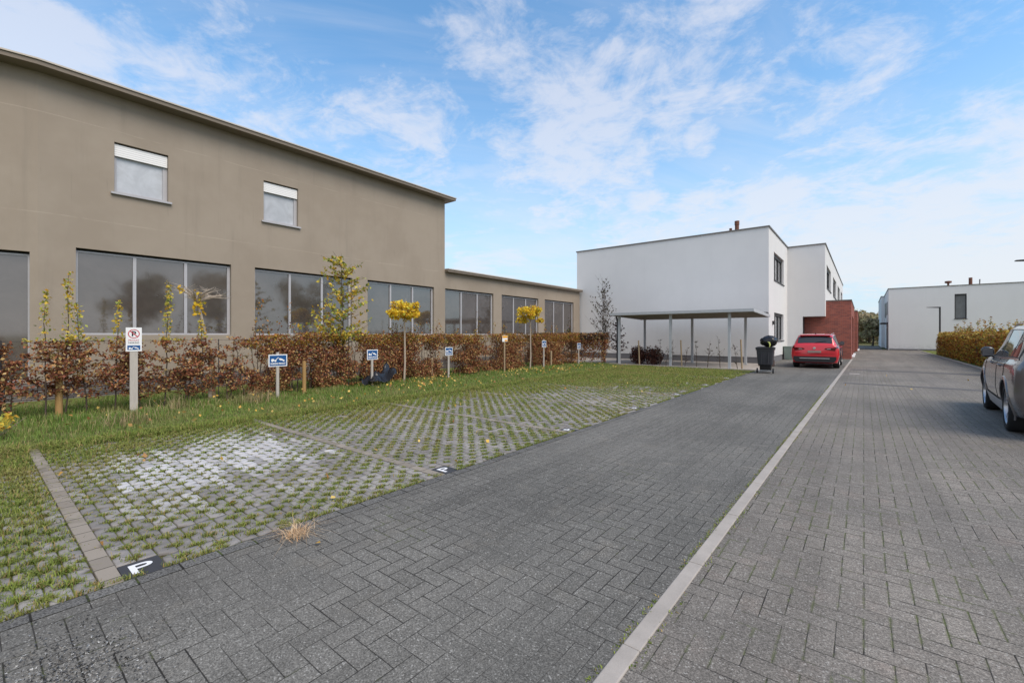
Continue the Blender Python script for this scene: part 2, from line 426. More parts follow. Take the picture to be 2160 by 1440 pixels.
road=[(kerb_x(-12)+KERB_W,-12),(14,-12),(14,19.5),(4.0,19.5),(4.0,57),(1.5,57),(1.5,76),(-2.2,76),(-2.2,63),(-.6,62.9),(-.60,34.2)]+[(kerb_x(y)+KERB_W,y) for y in (34.2,20,10,2)]
sheet('road_paving',road,0,M['pave_r'])
mb=MB(); mb.box(4.0,4.1,19.5,56.9,-.05,.05); mb.box(4.1,14,19.4,19.5,-.05,.05)
mb.obj('bed_kerb',M['kerb'],kind='structure',bevel=.01)
rect('bed_soil',4.1,14,19.5,57,.01,M['soil'])
def band_shade():  # shadow bands across the road, painted on as a darker colour
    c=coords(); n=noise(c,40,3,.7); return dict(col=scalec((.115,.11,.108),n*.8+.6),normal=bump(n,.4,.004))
m_shade=material('painted_shadow_band',band_shade,rough=.85,spec=.25)
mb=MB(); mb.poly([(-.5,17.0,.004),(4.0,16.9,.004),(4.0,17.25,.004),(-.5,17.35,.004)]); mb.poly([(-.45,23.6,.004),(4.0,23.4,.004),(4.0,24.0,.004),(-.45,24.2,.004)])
mb.obj('road_shadow_band',m_shade,kind='structure')
rect('far_grass_field',-60,80,76,140,-.02,M['field'])

# grass pavers : zig-zag strips
DIV=[.563+2.625*k for k in range(-2,8)]
PX1=LANE_E-.012; PX0=PX1-5.06; STRIP=(2.625-.10)/23
def pavers():
    V=[];F4=[]
    xs_rel=[0,.010,.036,.074,.100,.11,.120,.146,.184,.210]
    def prof(x):           # notch depth left (even rows) and right (odd rows)
        a=((x+.11)%.22)-.11; b=(x%.22)-.11
        l=.0045+(.046*min(1,(.036-abs(a))/.026) if abs(a)<.036 else 0)
        r=.1055-(.046*min(1,(.036-abs(b))/.026) if abs(b)<.036 else 0)
        return l,r
    SC_=STRIP/.11
    for bay,d in enumerate(DIV[:-1]):
      for s in range(23):
        y0=d+.05+s*STRIP
        if y0>20.75: break
        xmax=PX1-.26 if (s<2) else PX1   # room for the lettered tile
        x=PX0+random.random()*.03; odd=s%2
        while x<xmax-.03:
            xe=min(x+.44,xmax)
            dz=random.gauss(0,.0035); tx=random.gauss(0,.012); g=.003
            # sample positions
            k0=math.floor((x-PX0)/.22)-1; P=[x+g,xe-g]
            for k in range(k0,k0+5):
                for r_ in xs_rel:
                    p=PX0+k*.22+r_
                    if x+g+.004<p<xe-g-.004: P.append(p)
            P=sorted(P); rows=[]
            for p in P:
                l,r=prof((p-PX0)+(.11 if odd else 0)); 
                zt=-.004+dz+tx*(p-x-.2)
                be=.006
                b=len(V)
                l*=SC_; r*=SC_
                V.extend([(p,y0+l,-.045),(p,y0+l,zt-be),(p,y0+l+be,zt),(p,y0+r-be,zt),(p,y0+r,zt-be),(p,y0+r,-.045)])
                rows.append(b)
            for a,b in zip(rows[:-1],rows[1:]):
                for q in range(5): F4.append((a+q,b+q,b+q+1,a+q+1))
            F4.append((rows[0],rows[0]+1,rows[0]+4,rows[0]+5)); F4.append((rows[0]+1,rows[0]+2,rows[0]+3,rows[0]+4))
            e=rows[-1]; F4.append((e+5,e+4,e+1,e)); F4.append((e+4,e+3,e+2,e+1))
            x=xe
    F=np.array(F4); F=F[:,::-1]
    return raw_mesh('grass_pavers',V,F,M['paver'],kind='structure')
pavers()
mb=MB()
for d in DIV:
    if d<20.8: mb.box(-8.5,LANE_E-.006,d-.049,d+.049,-.05,.004+.001*random.random())
mb.obj('bay_divider_strips',M['divider'],kind='structure',bevel=.004)
mb=MB(); mb.box(-10.3,LANE_E-.006,20.86,21.05,-.05,.03); mb.obj('carport_edge_kerb',M['kerb'],kind='structure',bevel=.008)
rect('carport_gravel_floor',-15.2,LANE_E+.0,21.05,26.2,-.005,M['kerb'])

# text helper
def text_mesh(name, s, size, mat, parent, loc, rot, depth=.002, width=None, bold=0.):
    cu=bpy.data.curves.new(name,'FONT'); cu.body=s; cu.size=size; cu.align_x='CENTER'; cu.align_y='CENTER'; cu.extrude=depth; cu.offset=bold
    tmp=bpy.data.objects.new(name,cu); COL.objects.link(tmp); bpy.context.view_layer.update()
    me=bpy.data.meshes.new_from_object(tmp.evaluated_get(bpy.context.evaluated_depsgraph_get()))
    bpy.data.objects.remove(tmp); me.materials.clear(); me.materials.append(mat); me.name=name
    if width:
        xs=[v.co.x for v in me.vertices]; k=width/(max(xs)-min(xs)); 
        for v in me.vertices: v.co.x*=k
    o=bpy.data.objects.new(name,me); link(o,parent); o.location=loc; o.rotation_euler=rot; return o

# lettered P tiles
names=['nearest the grit patch','at the second bay divider','at the third bay divider','at the fourth bay divider','at the fifth bay divider','at the sixth bay divider','by the carport edge']
labs=['dark tile with a big white P, at the end of the closest bay divider',
 'dark tile with white P at the end of the second bay divider',
 'dark tile with white P at the end of the third bay divider',
 'small looking white P tile along the lane edge, fourth of its row',
 'small looking white P tile along the lane edge, fifth of its row',
 'tiny looking white P tile along the lane edge, sixth of its row',
 'tiny looking white P tile along the lane edge, last before the carport']
for i,d in enumerate([q for q in DIV if .3<q<18]):
    e=empty('parking_tile',(LANE_E-.128,d+.157,.0),label=labs[i],cat='paving tile',group='tiles marking the bays')
    t=MB(); t.box(-.125,.127,-.105,.108,-.016,.001); t.obj('tile',M['tile_dark'],e,bevel=.004)
    # P, up = -X, right = +Y
    def q(a,b): return (-b*.15+.075, a*.12-.06)      # a right 0..1, b up 0..1
    P=MB(); st=[]
    z0,z1=.003,.0035
    def ring(o,inn):
        for k in range(len(o)-1):
            P.add([(*o[k],z1),(*o[k+1],z1),(*inn[k+1],z1),(*inn[k],z1)],[(0,1,2,3)])
    P.add([(*q(0,0),z1),(*q(.27,0),z1),(*q(.27,1),z1),(*q(0,1),z1)],[(0,1,2,3)])
    oo=[q(.27,1)]+[q(.58+.42*math.sin(t),.73+.27*math.cos(t)) for t in np.linspace(0,PI,9)]+[q(.27,.46)]
    ii=[q(.27,.84)]+[q(.56+.20*math.sin(t),.73+.11*math.cos(t)) for t in np.linspace(0,PI,9)]+[q(.27,.62)]
    ring(oo,ii); P.obj('painted_letter',M['paint_white'],e)

# ------------------------------------------------------------------ wall with openings (plane at x = const or y = const)
def wall_panel(mb, to3, u0,u1,z0,z1, holes, depth):
    """holes [(a,b,c,d)] in (u,z); to3(u,z,d) -> point, d = recess inward"""
    us=sorted({u0,u1,*[h[0] for h in holes],*[h[1] for h in holes]}); zs=sorted({z0,z1,*[h[2] for h in holes],*[h[3] for h in holes]})
    for a,b in zip(us[:-1],us[1:]):
        for c,d in zip(zs[:-1],zs[1:]):
            um,zm=(a+b)/2,(c+d)/2
            if any(h[0]<um<h[1] and h[2]<zm<h[3] for h in holes): continue
            mb.poly([to3(a,c,0),to3(b,c,0),to3(b,d,0),to3(a,d,0)])
    for a,b,c,d in holes:
        for p,q_ in (((a,c),(b,c)),((b,c),(b,d)),((b,d),(a,d)),((a,d),(a,c))):
            mb.poly([to3(*p,0),to3(*q_,0),to3(*q_,depth),to3(*p,depth)])

# ------------------------------------------------------------------ tan hall (left)
WX=-15.0
def tan_building():
    T=empty('tan_hall',(-15,8,0),label='long tan rendered hall with big grey tinted windows behind the hedge',cat='building')
    T.rotation_euler=(0,0,0)
    off=Vector((15,-8,0))
    def part(mb,*a,**k):
        mb.v=[(x+15,y-8,z) for x,y,z in mb.v]; return mb.obj(*a,**k)
    to3=lambda u,z,d:(WX-d,u,z)
    big=[(1.706+4.035*k,1.706+4.035*k+3.37,1.50,3.63) for k in range(6)]
    up=[(2.41,3.53,5.16,6.45),(6.0,7.10,5.16,6.45)]
    YC,YM,YE=1.075,13.79,26.05
    mb=MB(); wall_panel(mb,to3,YC,YM,.38,7.62,big[:3]+up,.16)
    wall_panel(mb,to3,YM,YE,.38,4.38,big[3:],.16)
    # end wall of the tall part above the wing, backs and roofs
    mb.poly([(WX,YM,4.38),(WX,YM,7.62),(WX-14,YM,7.62),(WX-14,YM,4.38)])
    a=R(12); ax,ay=-math.sin(a),-math.cos(a)
    L=9.0
    c=(WX,YC)
    def to3b(u,z,d): # u distance back along the angled wall
        return (c[0]+ax*u-d*math.cos(a), c[1]+ay*u+d*math.sin(a), z)
    wall_panel(mb,to3b,0,L,.38,7.62,[(.55-.42,5.2,.30+.12,3.42)],.16)
    e=to3b(L,0,0)
    mb.poly([(e[0],e[1],-.05),(e[0],e[1],7.62),(e[0]-14,e[1]+3,7.62),(e[0]-14,e[1]+3,-.05)])
    mb.poly([(WX-14,YC,-.05),(WX-14,YM,-.05),(WX-14,YM,7.62),(WX-14,YC,7.62)]); mb.poly([(WX-14,YM,-.05),(WX-14,YE,-.05),(WX-14,YE,4.38),(WX-14,YM,4.38)])
    mb.poly([(WX,YE,0),(WX,YE,4.38),(WX-14,YE,4.38),(WX-14,YE,0)])
    part(mb,'wall',M['tan'],T)
    # plinth
    mb=MB(); mb.box(WX-.10,WX+.035,YC,YE,-.06,.38)
    p=[to3b(0,0,-.035),to3b(L,0,-.035),to3b(L,0,.1),to3b(0,0,.1)]
    mb.add([(q[0],q[1],-.06) for q in p]+[(q[0],q[1],.38) for q in p],[(0,1,5,4),(4,5,6,7),(1,2,6,5)])
    part(mb,'plinth',M['plinth'],T)
    # roofs with overhanging eaves
    mb=MB(); o=.42
    def eave(pts, z, th, mb, mi=0):
        n=len(pts)
        mb.add([(x,y,z) for x,y in pts]+[(x,y,z+th) for x,y in pts],[tuple(range(n-1,-1,-1)),tuple(range(n,2*n))]+[(i,(i+1)%n,n+(i+1)%n,n+i) for i in range(n)],mi)
    k=to3b(L,0,-o); kc=(WX+o, YC-.04)
    main=[(WX+o,YM+.30),(WX-14,YM+.30),(k[0]-14,k[1]),(k[0],k[1]),kc]
    eave(main,7.62,.10,mb)
    eave([(WX+.22,YM+.002),(WX+.22,YE+.02),(WX-14,YE+.02),(WX-14,YM+.002)],4.38,.10,mb)
    part(mb,'roof',M['tan_edge'],T)
    mb=MB(); k2=to3b(L,0,-o-.03)
    eave([(WX+o+.03,YM+.33),(WX-14,YM+.33),(k2[0]-14,k2[1]),(k2[0],k2[1]),(kc[0]+.03,kc[1]-.006)],7.722,.035,mb)
    eave([(WX+.25,YM+.004),(WX+.25,YE+.04),(WX-14,YE+.04),(WX-14,YM+.004)],4.482,.045,mb)
    part(mb,'roof_trim',M['eave_top'],T)
    # big windows
    def window(h, f3, npan, mat, lab=None, shutter=0, frame=.045, sill=False):
        a_,b_,c_,d_=h
        fm=MB(); dd=.10
        def bar(u0,u1,z0,z1,w=.05,d0=dd):
            P=[f3(u0,z0,d0),f3(u1,z0,d0),f3(u1,z1,d0),f3(u0,z1,d0),f3(u0,z0,d0+w),f3(u1,z0,d0+w),f3(u1,z1,d0+w),f3(u0,z1,d0+w)]
            fm.add(P,[(0,1,2,3),(4,7,6,5),(0,4,5,1),(1,5,6,2),(2,6,7,3),(3,7,4,0)])
        bar(a_,b_,c_,c_+frame); bar(a_,b_,d_-frame-.05,d_-.05); bar(a_,a_+frame,c_+frame,d_-frame-.05); bar(b_-frame*1.7,b_,c_+frame,d_-frame-.05)
        for i in range(1,npan):
            um=a_+(b_-a_)*i/npan; bar(um-.035,um+.035,c_+frame,d_-frame-.05,.05,dd-.006)
        if sill: bar(a_-.07,b_+.07,c_-.055,c_-.005,.16,-.07)
        w=part(fm,'window',M['alu'],T)
        pm=MB(); pm.poly([f3(a_,c_,.135),f3(b_,c_,.135),f3(b_,d_,.135),f3(a_,d_,.135)]); part(pm,'pane',mat,w)
        gm=MB(); gm.poly([f3(a_+.01,d_-.05,.12),f3(b_-.01,d_-.05,.12),f3(b_-.01,d_-.003,.12),f3(a_+.01,d_-.003,.12)]); part(gm,'head_gap',M['gap'],w)  # flat black strip paints the shade of the recess over the frame
        if shutter:
            sm=MB()
            P=[f3(a_+.01,d_-shutter,.05),f3(b_-.01,d_-shutter,.05),f3(b_-.01,d_-.04,.05),f3(a_+.01,d_-.04,.05),f3(a_+.01,d_-shutter,.075),f3(b_-.01,d_-shutter,.075),f3(b_-.01,d_-.04,.075),f3(a_+.01,d_-.04,.075)]
            sm.add(P,[(0,1,2,3),(4,7,6,5),(0,4,5,1),(1,5,6,2),(2,6,7,3),(3,7,4,0)]); part(sm,'roller_shutter',M['shutter'],w)
        if not sill:      # dark head recess is already drawn as a strip
            pass
        return w
    for h in big: window(h,to3,3,M['pane'])
    for h in up: window(h,to3,1,M['pane_blind'],shutter=.34,frame=.06,sill=True)
    window((.13,5.2,.42,3.42),to3b,2,M['pane'])
    # fix origin offset of sub-parts (children of window inherit identity)
tan_building()

# ------------------------------------------------------------------ white houses
def face_window(part, T, f3, h, mull=(.5,), curtain=True, depth=.2):
    a_,b_,c_,d_=h; fm=MB(); fr=.07
    def bar(u0,u1,z0,z1,d0,d1):
        P=[f3(u0,z0,d0),f3(u1,z0,d0),f3(u1,z1,d0),f3(u0,z1,d0),f3(u0,z0,d1),f3(u1,z0,d1),f3(u1,z1,d1),f3(u0,z1,d1)]
        fm.add(P,[(0,1,2,3),(4,7,6,5),(0,4,5,1),(1,5,6,2),(2,6,7,3),(3,7,4,0)])
    bar(a_,b_,c_,c_+fr,depth-.08,depth); bar(a_,b_,d_-fr*2.2,d_,depth-.09,depth); bar(a_,a_+fr,c_+fr,d_-fr*2.2,depth-.08,depth); bar(b_-fr,b_,c_+fr,d_-fr*2.2,depth-.08,depth)
    for m in mull: bar(a_+(b_-a_)*m-.035,a_+(b_-a_)*m+.035,c_+fr,d_-fr*2.2,depth-.075,depth)
    bar(a_-.04,b_+.04,c_-.05,c_-.004,-.05,depth-.02)
    w=part(fm,'window',M['dark_frame'],T)
    pm=MB(); pm.poly([f3(a_,c_,depth-.02),f3(b_,c_,depth-.02),f3(b_,d_,depth-.02),f3(a_,d_,depth-.02)])
    part(pm,'pane',M['pane_curtain'] if curtain else M['pane_dark'],w)
    return w
def box_faces(mb,x0,x1,y0,y1,z0,z1,skip=''):
    F={'-x':[(x0,y1,z0),(x0,y0,z0),(x0,y0,z1),(x0,y1,z1)],'+x':[(x1,y0,z0),(x1,y1,z0),(x1,y1,z1),(x1,y0,z1)],
       '-y':[(x0,y0,z0),(x1,y0,z0),(x1,y0,z1),(x0,y0,z1)],'+y':[(x1,y1,z0),(x0,y1,z0),(x0,y1,z1),(x1,y1,z1)],
       't':[(x0,y0,z1),(x1,y0,z1),(x1,y1,z1),(x0,y1,z1)],'b':[(x0,y1,z0),(x1,y1,z0),(x1,y0,z0),(x0,y0,z0)]}
    for k,v in F.items():
        if k not in skip.split(): mb.poly(v)
def mkpart(T):
    o=Vector(T.location)
    def part(mb,*a,**k):
        mb.v=[(x-o.x,y-o.y,z-o.z) for x,y,z in mb.v]; return mb.obj(*a,**k)
    return part
def white_house():
    T=empty('white_house',(-9,26.2,0),label='white flat roofed house with blank gable wall behind the grey carport',cat='house'); part=mkpart(T)
    HT=7.12
    mb=MB(); X0,XA,XB=-15.3,-3.86,-1.87; Y0,Y1,Y2=26.2,33.4,63
    to3=lambda u,z,d:(XA-d,u,z); hA=[(27.9,31.7,4.55,6.08),(28.0,31.6,1.17,2.74)]
    box_faces(mb,X0,XA,Y0,Y1,.32,HT,'+x +y t b')
    wall_panel(mb,to3,Y0,Y1,.32,HT,hA,.2)
    to3B=lambda u,z,d:(XB-d,u,z); hB=[(34.9,39.6,4.55,6.05),(42.6,47.6,4.55,6.05),(50.2,55.2,4.55,6.05),(57.4,61.4,4.55,6.05)]
    mb.poly([(XA,Y1,.0),(-3.03,Y1,0),(-3.03,Y1,HT),(XA,Y1,HT)]); mb.poly([(-3.03,Y1,2.66),(XB,Y1,2.66),(XB,Y1,HT),(-3.03,Y1,HT)])
    wall_panel(mb,to3B,Y1,Y2,2.66,HT,hB,.2)
    mb.poly([(-3.03,Y1,0),(-3.03,Y2,0),(-3.03,Y2,2.66),(-3.03,Y1,2.66)]); mb.poly([(-3.03,Y1,2.66),(-3.03,Y2,2.66),(XB,Y2,2.66),(XB,Y1,2.66)])
    box_faces(mb,X0,XB,Y1,Y2,.0,HT,'-y +x t b')
    part(mb,'wall',M['white'],T)
    mb=MB(); mb.box(X0-.0,XA-.02,Y0-.0+.02,Y1,-.05,.32); part(mb,'plinth',M['plinth_grey'],T)
    mb=MB(); mb.box(X0-.05,XA+.05,Y0-.05,Y1-.055,HT,HT+.07); mb.box(X0-.05,XB+.05,Y1-.053,Y2+.05,HT+.002,HT+.072)
    part(mb,'roof',M['coping'],T)
    for h in hA: face_window(part,T,to3,h,(.33,.66))
    for h in hB: face_window(part,T,to3B,h,(.4,.8))
    for (x,y,r,z) in ((-6.14,30,.12,8.55),(-6.5,30,.07,8.15)):
        mb=MB(); mb.lathe([(0,HT),(r,HT),(r,z-.25),(r*1.15,z-.24),(r*1.15,z),(0,z)],14,c=(x,y,0)); part(mb,'flue_pipe',M['rust'],T,smooth=True)
    mb=MB(); mb.prism([(-.22,0),(.22,0),(0,.22)],0,.3,axis='y'); mb.v=[(x-10.4,y+28.5,z+HT+.0) for x,y,z in mb.v]; part(mb,'roof_vent',M['coping'],T)
    mb=MB(); mb.box(XA,XA+.10,27.3,27.42,2.05,2.25); part(mb,'wall_lamp',M['lamp'],T)
    mb=MB(); mb.box(-3.6,-3.12,Y1-.02,Y1+.01,0,2.1) if False else mb.box(-3.028,-3.0,33.42,34.18,0,2.62); part(mb,'door',M['dark_frame'],T)
    # brick garages: separate things
    for n,(x1,y0,y1,lab) in enumerate(((-.60,34.2,45.5,'red brick garage volume with dark door beside the parked red car'),(-.45,50,62.8,'red brick garage volume further along the lane, beyond the first one'))):
        G=empty('brick_garage',(-1.8,y0,0),label=lab,cat='garage',group='brick garages along the lane'); gp=mkpart(G)
        to=lambda u,z,d:(x1-d,u,z); H=3.62
        hd=[(y0+2.4,y0+5.6,.02,2.75),(y0+6.4,y0+9.0,.02,2.75)]
        mb=MB(); box_faces(mb,-3.0,x1,y0,y1,0,H,'+x t b'); wall_panel(mb,to,y0,y1,0,H,hd,.25); gp(mb,'wall',M['brick'],G)
        mb=MB(); mb.box(-3.0,x1+.03,y0-.03,y1+.03,H,H+.06); gp(mb,'roof',M['coping'],G)
        for h in hd:
            mb=MB(); mb.box(x1-.24,x1-.19,h[0],h[1],h[2],h[3]); gp(mb,'garage_door',M['dark_frame'],G)
            mb=MB(); mb.box(x1-.25,x1+.12,h[0]-.05,h[1]+.05,-.02,.07); gp(mb,'threshold',M['paint_white'],G)
white_house()

def right_house():
    T=empty('white_house',(9,57.2,0),label='white flat roofed house with one tall narrow window above the orange hedge',cat='house'); part=mkpart(T)
    X0,X1,Y0,Y1,H=1.92,24,57.2,67.5,6.03
    mb=MB(); to3=lambda u,z,d:(u,Y0+d,z); h=(6.55,7.34,2.98,5.26)
    box_faces(mb,X0,X1,Y0,Y1,0,H,'-y t b'); wall_panel(mb,to3,X0,X1,0,H,[h],.18)
    box_faces(mb,1.62,20,Y1+.0,80,0,H-.05,'t b -y'); mb.poly([(1.62,Y1,0),(X0,Y1,0),(X0,Y1,H-.05),(1.62,Y1,H-.05)])
    part(mb,'wall',M['white2'],T)
    mb=MB(); mb.box(X0-.05,X1,Y0-.05,Y1-.06,H,H+.06); mb.box(1.57,20,Y1-.058,80,H-.05,H+.01); part(mb,'roof',M['coping'],T)
    mb=MB(); mb.box(X0+.05,X1,Y0-.02,Y0+.05,-.05,.14); part(mb,'plinth',M['plinth_grey'],T)
    face_window(part,T,to3,h,(),False,.18)
    f=lambda u,z,d:(X0+d,u,z)
    for (a,b,c,d) in ((59.5,62,3.6,4.9),(63.5,66,3.4,5.0),(60,61.2,.0,2.2)):
        mb=MB(); mb.box(X0-.03,X0+.03,a,b,c,d); part(mb,'side_window',M['dark_frame'],T)
    mb=MB(); mb.box(X0-.55,X0,58.6,62.5,2.62,2.75); part(mb,'door_canopy',M['dark_frame'],T)
    mb=MB(); mb.lathe([(0,H),(.08,H),(.08,6.5),(.25,6.55),(.25,6.72),(0,6.76)],14,c=(6.43,60,0)); part(mb,'mushroom_vent',M['rust'],T,smooth=True)
    mb=MB(); mb.lathe([(0,H),(.13,H),(.13,6.95),(0,6.95)],14,c=(7.95,60,0)); part(mb,'flue_pipe',M['rust'],T,smooth=True)
    mb=MB(); mb.tube([(8.1,60,6.15),(8.55,60,6.3),(8.56,60,6.75)],.05,6); part(mb,'cable_pipe',M['coping'],T)
    mb=MB(); mb.prism([(-.4,0),(.4,0),(.35,.12)],0,.8,axis='y'); mb.v=[(x+10.2,y+59,z+H) for x,y,z in mb.v]; part(mb,'skylight',M['pane_dark'],T)
right_house()

# ------------------------------------------------------------------ carport
def carport():
    T=empty('carport',(-7,23,0),label='galvanised steel carport with flat roof against the white gable',cat='carport'); part=mkpart(T)
    x0,x1,y0,y1=-10.25,-3.62,20.85,25.0
    zf,zb=2.62,2.50
    mb=MB(); t=.13; w=.06
    def slab(x0,x1,y0,y1,dz0,dz1,mb):
        z=lambda y: zf+(zb-zf)*(y-20.85)/4.15
        P=[(x,y,z(y)+d) for d in (dz0,dz1) for x,y in ((x0,y0),(x1,y0),(x1,y1),(x0,y1))]
        mb.add(P,[(0,3,2,1),(4,5,6,7),(0,1,5,4),(1,2,6,5),(2,3,7,6),(3,0,4,7)])
    slab(x0,x1,y0,y0+w,-t,0,mb); slab(x0,x1,y1-w,y1,-t,0,mb); slab(x0,x0+w,y0+w,y1-w,-t,0,mb); slab(x1-w,x1,y0+w,y1-w,-t,0,mb)
    part(mb,'roof_edge',M['galv'],T)
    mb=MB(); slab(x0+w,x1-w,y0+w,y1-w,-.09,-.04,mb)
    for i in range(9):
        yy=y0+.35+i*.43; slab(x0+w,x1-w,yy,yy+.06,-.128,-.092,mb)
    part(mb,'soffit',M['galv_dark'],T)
    mb=MB(); slab(x0+w,x1-w,y0+w,y1-w,-.035,-.008,mb); part(mb,'roof',M['galv'],T)
    for xx in (-9.87,-7.23,-4.64):
        for yy in (21.2,24.6):
            mb=MB(); z=zf+(zb-zf)*(yy-20.85)/4.15-t
            mb.box(xx-.055,xx+.055,yy-.055,yy+.055,.02,z-.005); mb.box(xx-.10,xx+.10,yy-.10,yy+.10,0,.02); part(mb,'post',M['galv'],T,bevel=.006)
    mb=MB(); mb.tube([(-10.1,21.35,2.45),(-10.05,21.35,2.2),(-10.02,21.30,2.05),(-10.02,21.3,.05)],.05,8); part(mb,'downpipe',M['pipe'],T,smooth=True)
    mb=MB(); mb.box(-4.0,-3.7,24.6,25.1,zb+.0,zb+.12); part(mb,'gutter_box',M['dark_frame'],T)
carport()
# ------------------------------------------------------------------ plants
def unit(v): return v/np.maximum(np.linalg.norm(v,axis=-1,keepdims=True),1e-9)
def leaves(name, C, size, mat, parent=None, droop=.3, elong=1.7, **k):
    C=np.asarray(C,float); n=len(C)
    if n==0: C=np.zeros((1,3)); n=1
    size=np.broadcast_to(np.asarray(size,float),(n,))
    d=rng.normal(size=(n,3)); d[:,2]-=droop; d=unit(d); a=rng.normal(size=(n,3)); s=unit(np.cross(d,a)); nn=np.cross(d,s)
    L=(size*elong/2)[:,None]; W=(size/2)[:,None]; cu=(size*.16)[:,None]
    v=np.stack([C-d*L, C+s*W-d*L*.1+nn*cu, C+d*L, C-s*W-d*L*.1+nn*cu],1).reshape(-1,3)
    b=np.arange(n)*4; F=np.stack([b,b+1,b+2,b+3],1)
    return raw_mesh(name,v,F,mat,parent,**k)
def blades(name, P, h, w, mat, parent=None, lean=.45, **k):
    P=np.asarray(P,float); n=len(P); h=np.broadcast_to(h,(n,)); w=np.broadcast_to(w,(n,))
    a=rng.uniform(0,2*PI,n); d=np.stack([np.cos(a),np.sin(a),0*a],1); b=a+PI/2+rng.normal(0,.5,n); s=np.stack([np.cos(b),np.sin(b),0*a],1)
    ln=np.abs(rng.normal(0,lean,n))[:,None]; H=h[:,None]; W=w[:,None]/2; up=np.array([0,0,1.])
    m=P+d*H*ln*.28+up*H*.6; t=P+d*H*ln+up*H*np.sqrt(np.clip(1-ln**2*.5,.1,1))
    v=np.stack([P-s*W,P+s*W,m+s*W*.75,m-s*W*.75,t],1).reshape(-1,3); q=np.arange(n)*5
    return raw_mesh(name,v,[np.stack([q,q+1,q+2,q+3],1),np.stack([q+3,q+2,q+4],1)],mat,parent,**k)
def vnoise(x,y,s,seed=0):
    """cheap smooth value noise 0..1"""
    x=np.asarray(x)*s+seed*17.3; y=np.asarray(y)*s+seed*9.1
    xi,yi=np.floor(x),np.floor(y); fx,fy=x-xi,y-yi; fx=fx*fx*(3-2*fx); fy=fy*fy*(3-2*fy)
    def hsh(a,b): t=np.sin(a*127.1+b*311.7+seed*74.7)*43758.5453; return t-np.floor(t)
    return (hsh(xi,yi)*(1-fx)+hsh(xi+1,yi)*fx)*(1-fy)+(hsh(xi,yi+1)*(1-fx)+hsh(xi+1,yi+1)*fx)*fy

def offdiv(y):
    d=np.min(np.abs(np.asarray(y)[:,None]-np.array(DIV)[None,:]),1); return (d>.058)|(rng.random(len(y))<.06)
# grass in the paver cells
def paver_grass():
    P=[];H=[];W=[]; cols=[]
    for d in DIV[:-1]:
        for s in range(24):
            y=d+.05+s*STRIP
            if y>20.75: break
            xs=np.arange(PX0+(0 if s%2==0 else .11),PX1-.02,.22)
            cols.append(np.stack([xs,np.full_like(xs,y)],1))
    Hc=np.concatenate(cols)
    keep=np.ones(len(Hc),bool)
    for d in DIV: keep&=~((np.abs(Hc[:,1]-(d+.157))<.15)&(Hc[:,0]>PX1-.27))
    Hc=Hc[keep]; x,y=Hc[:,0],Hc[:,1]
    dist=np.hypot(x,y)
    n1=vnoise(x,y,.9,1)*.6+vnoise(x,y,2.7,2)*.4
    back=np.clip((-x-6.3)/2.0,0,1)           # greener toward the hedge
    firstbay=(y<.5)*.35; fary=np.clip((y-9)/6,0,1)
    pale=np.clip(1.4-np.abs(x+6.3)/.9,0,1)*np.clip(1.6-np.abs(y-1.95)/.75,0,1)
    dens=np.clip(.30+.95*n1+.9*back+firstbay*1.6+.75*fary-.42*pale,0.16,2.2)
    dens[x<-8.2]+=.8
    bare=rng.random(len(x))<np.clip(.26-dens*.22,0.01,.4)
    for i in range(len(x)):
        if bare[i]: 
            continue
        f=np.clip(5.0/dist[i],.28,1.6)
        n=int(88*dens[i]*f+12); hh=(.010+.018*dens[i]+.03*max(0,dens[i]-1.1))
        px=x[i]+rng.normal(0,.013+.008*dens[i],n); py=y[i]+rng.normal(0,.024+.009*dens[i],n)
        P.append(np.stack([px,py,np.full(n,-.018)],1)); H.append(.018+hh*rng.uniform(.3,1.15,n)); W.append(np.full(n,.0062*np.clip(dist[i]/5,1,3.2)))
    P=np.concatenate(P);H=np.concatenate(H);W=np.concatenate(W); k=offdiv(P[:,1]); P,H,W=P[k],H[k],W[k]
    blades('paver_grass',P,H,W,M['grass2'],lean=1.15,kind='stuff',label='short green grass growing in the cells of the concrete pavers',cat='grass')
paver_grass()

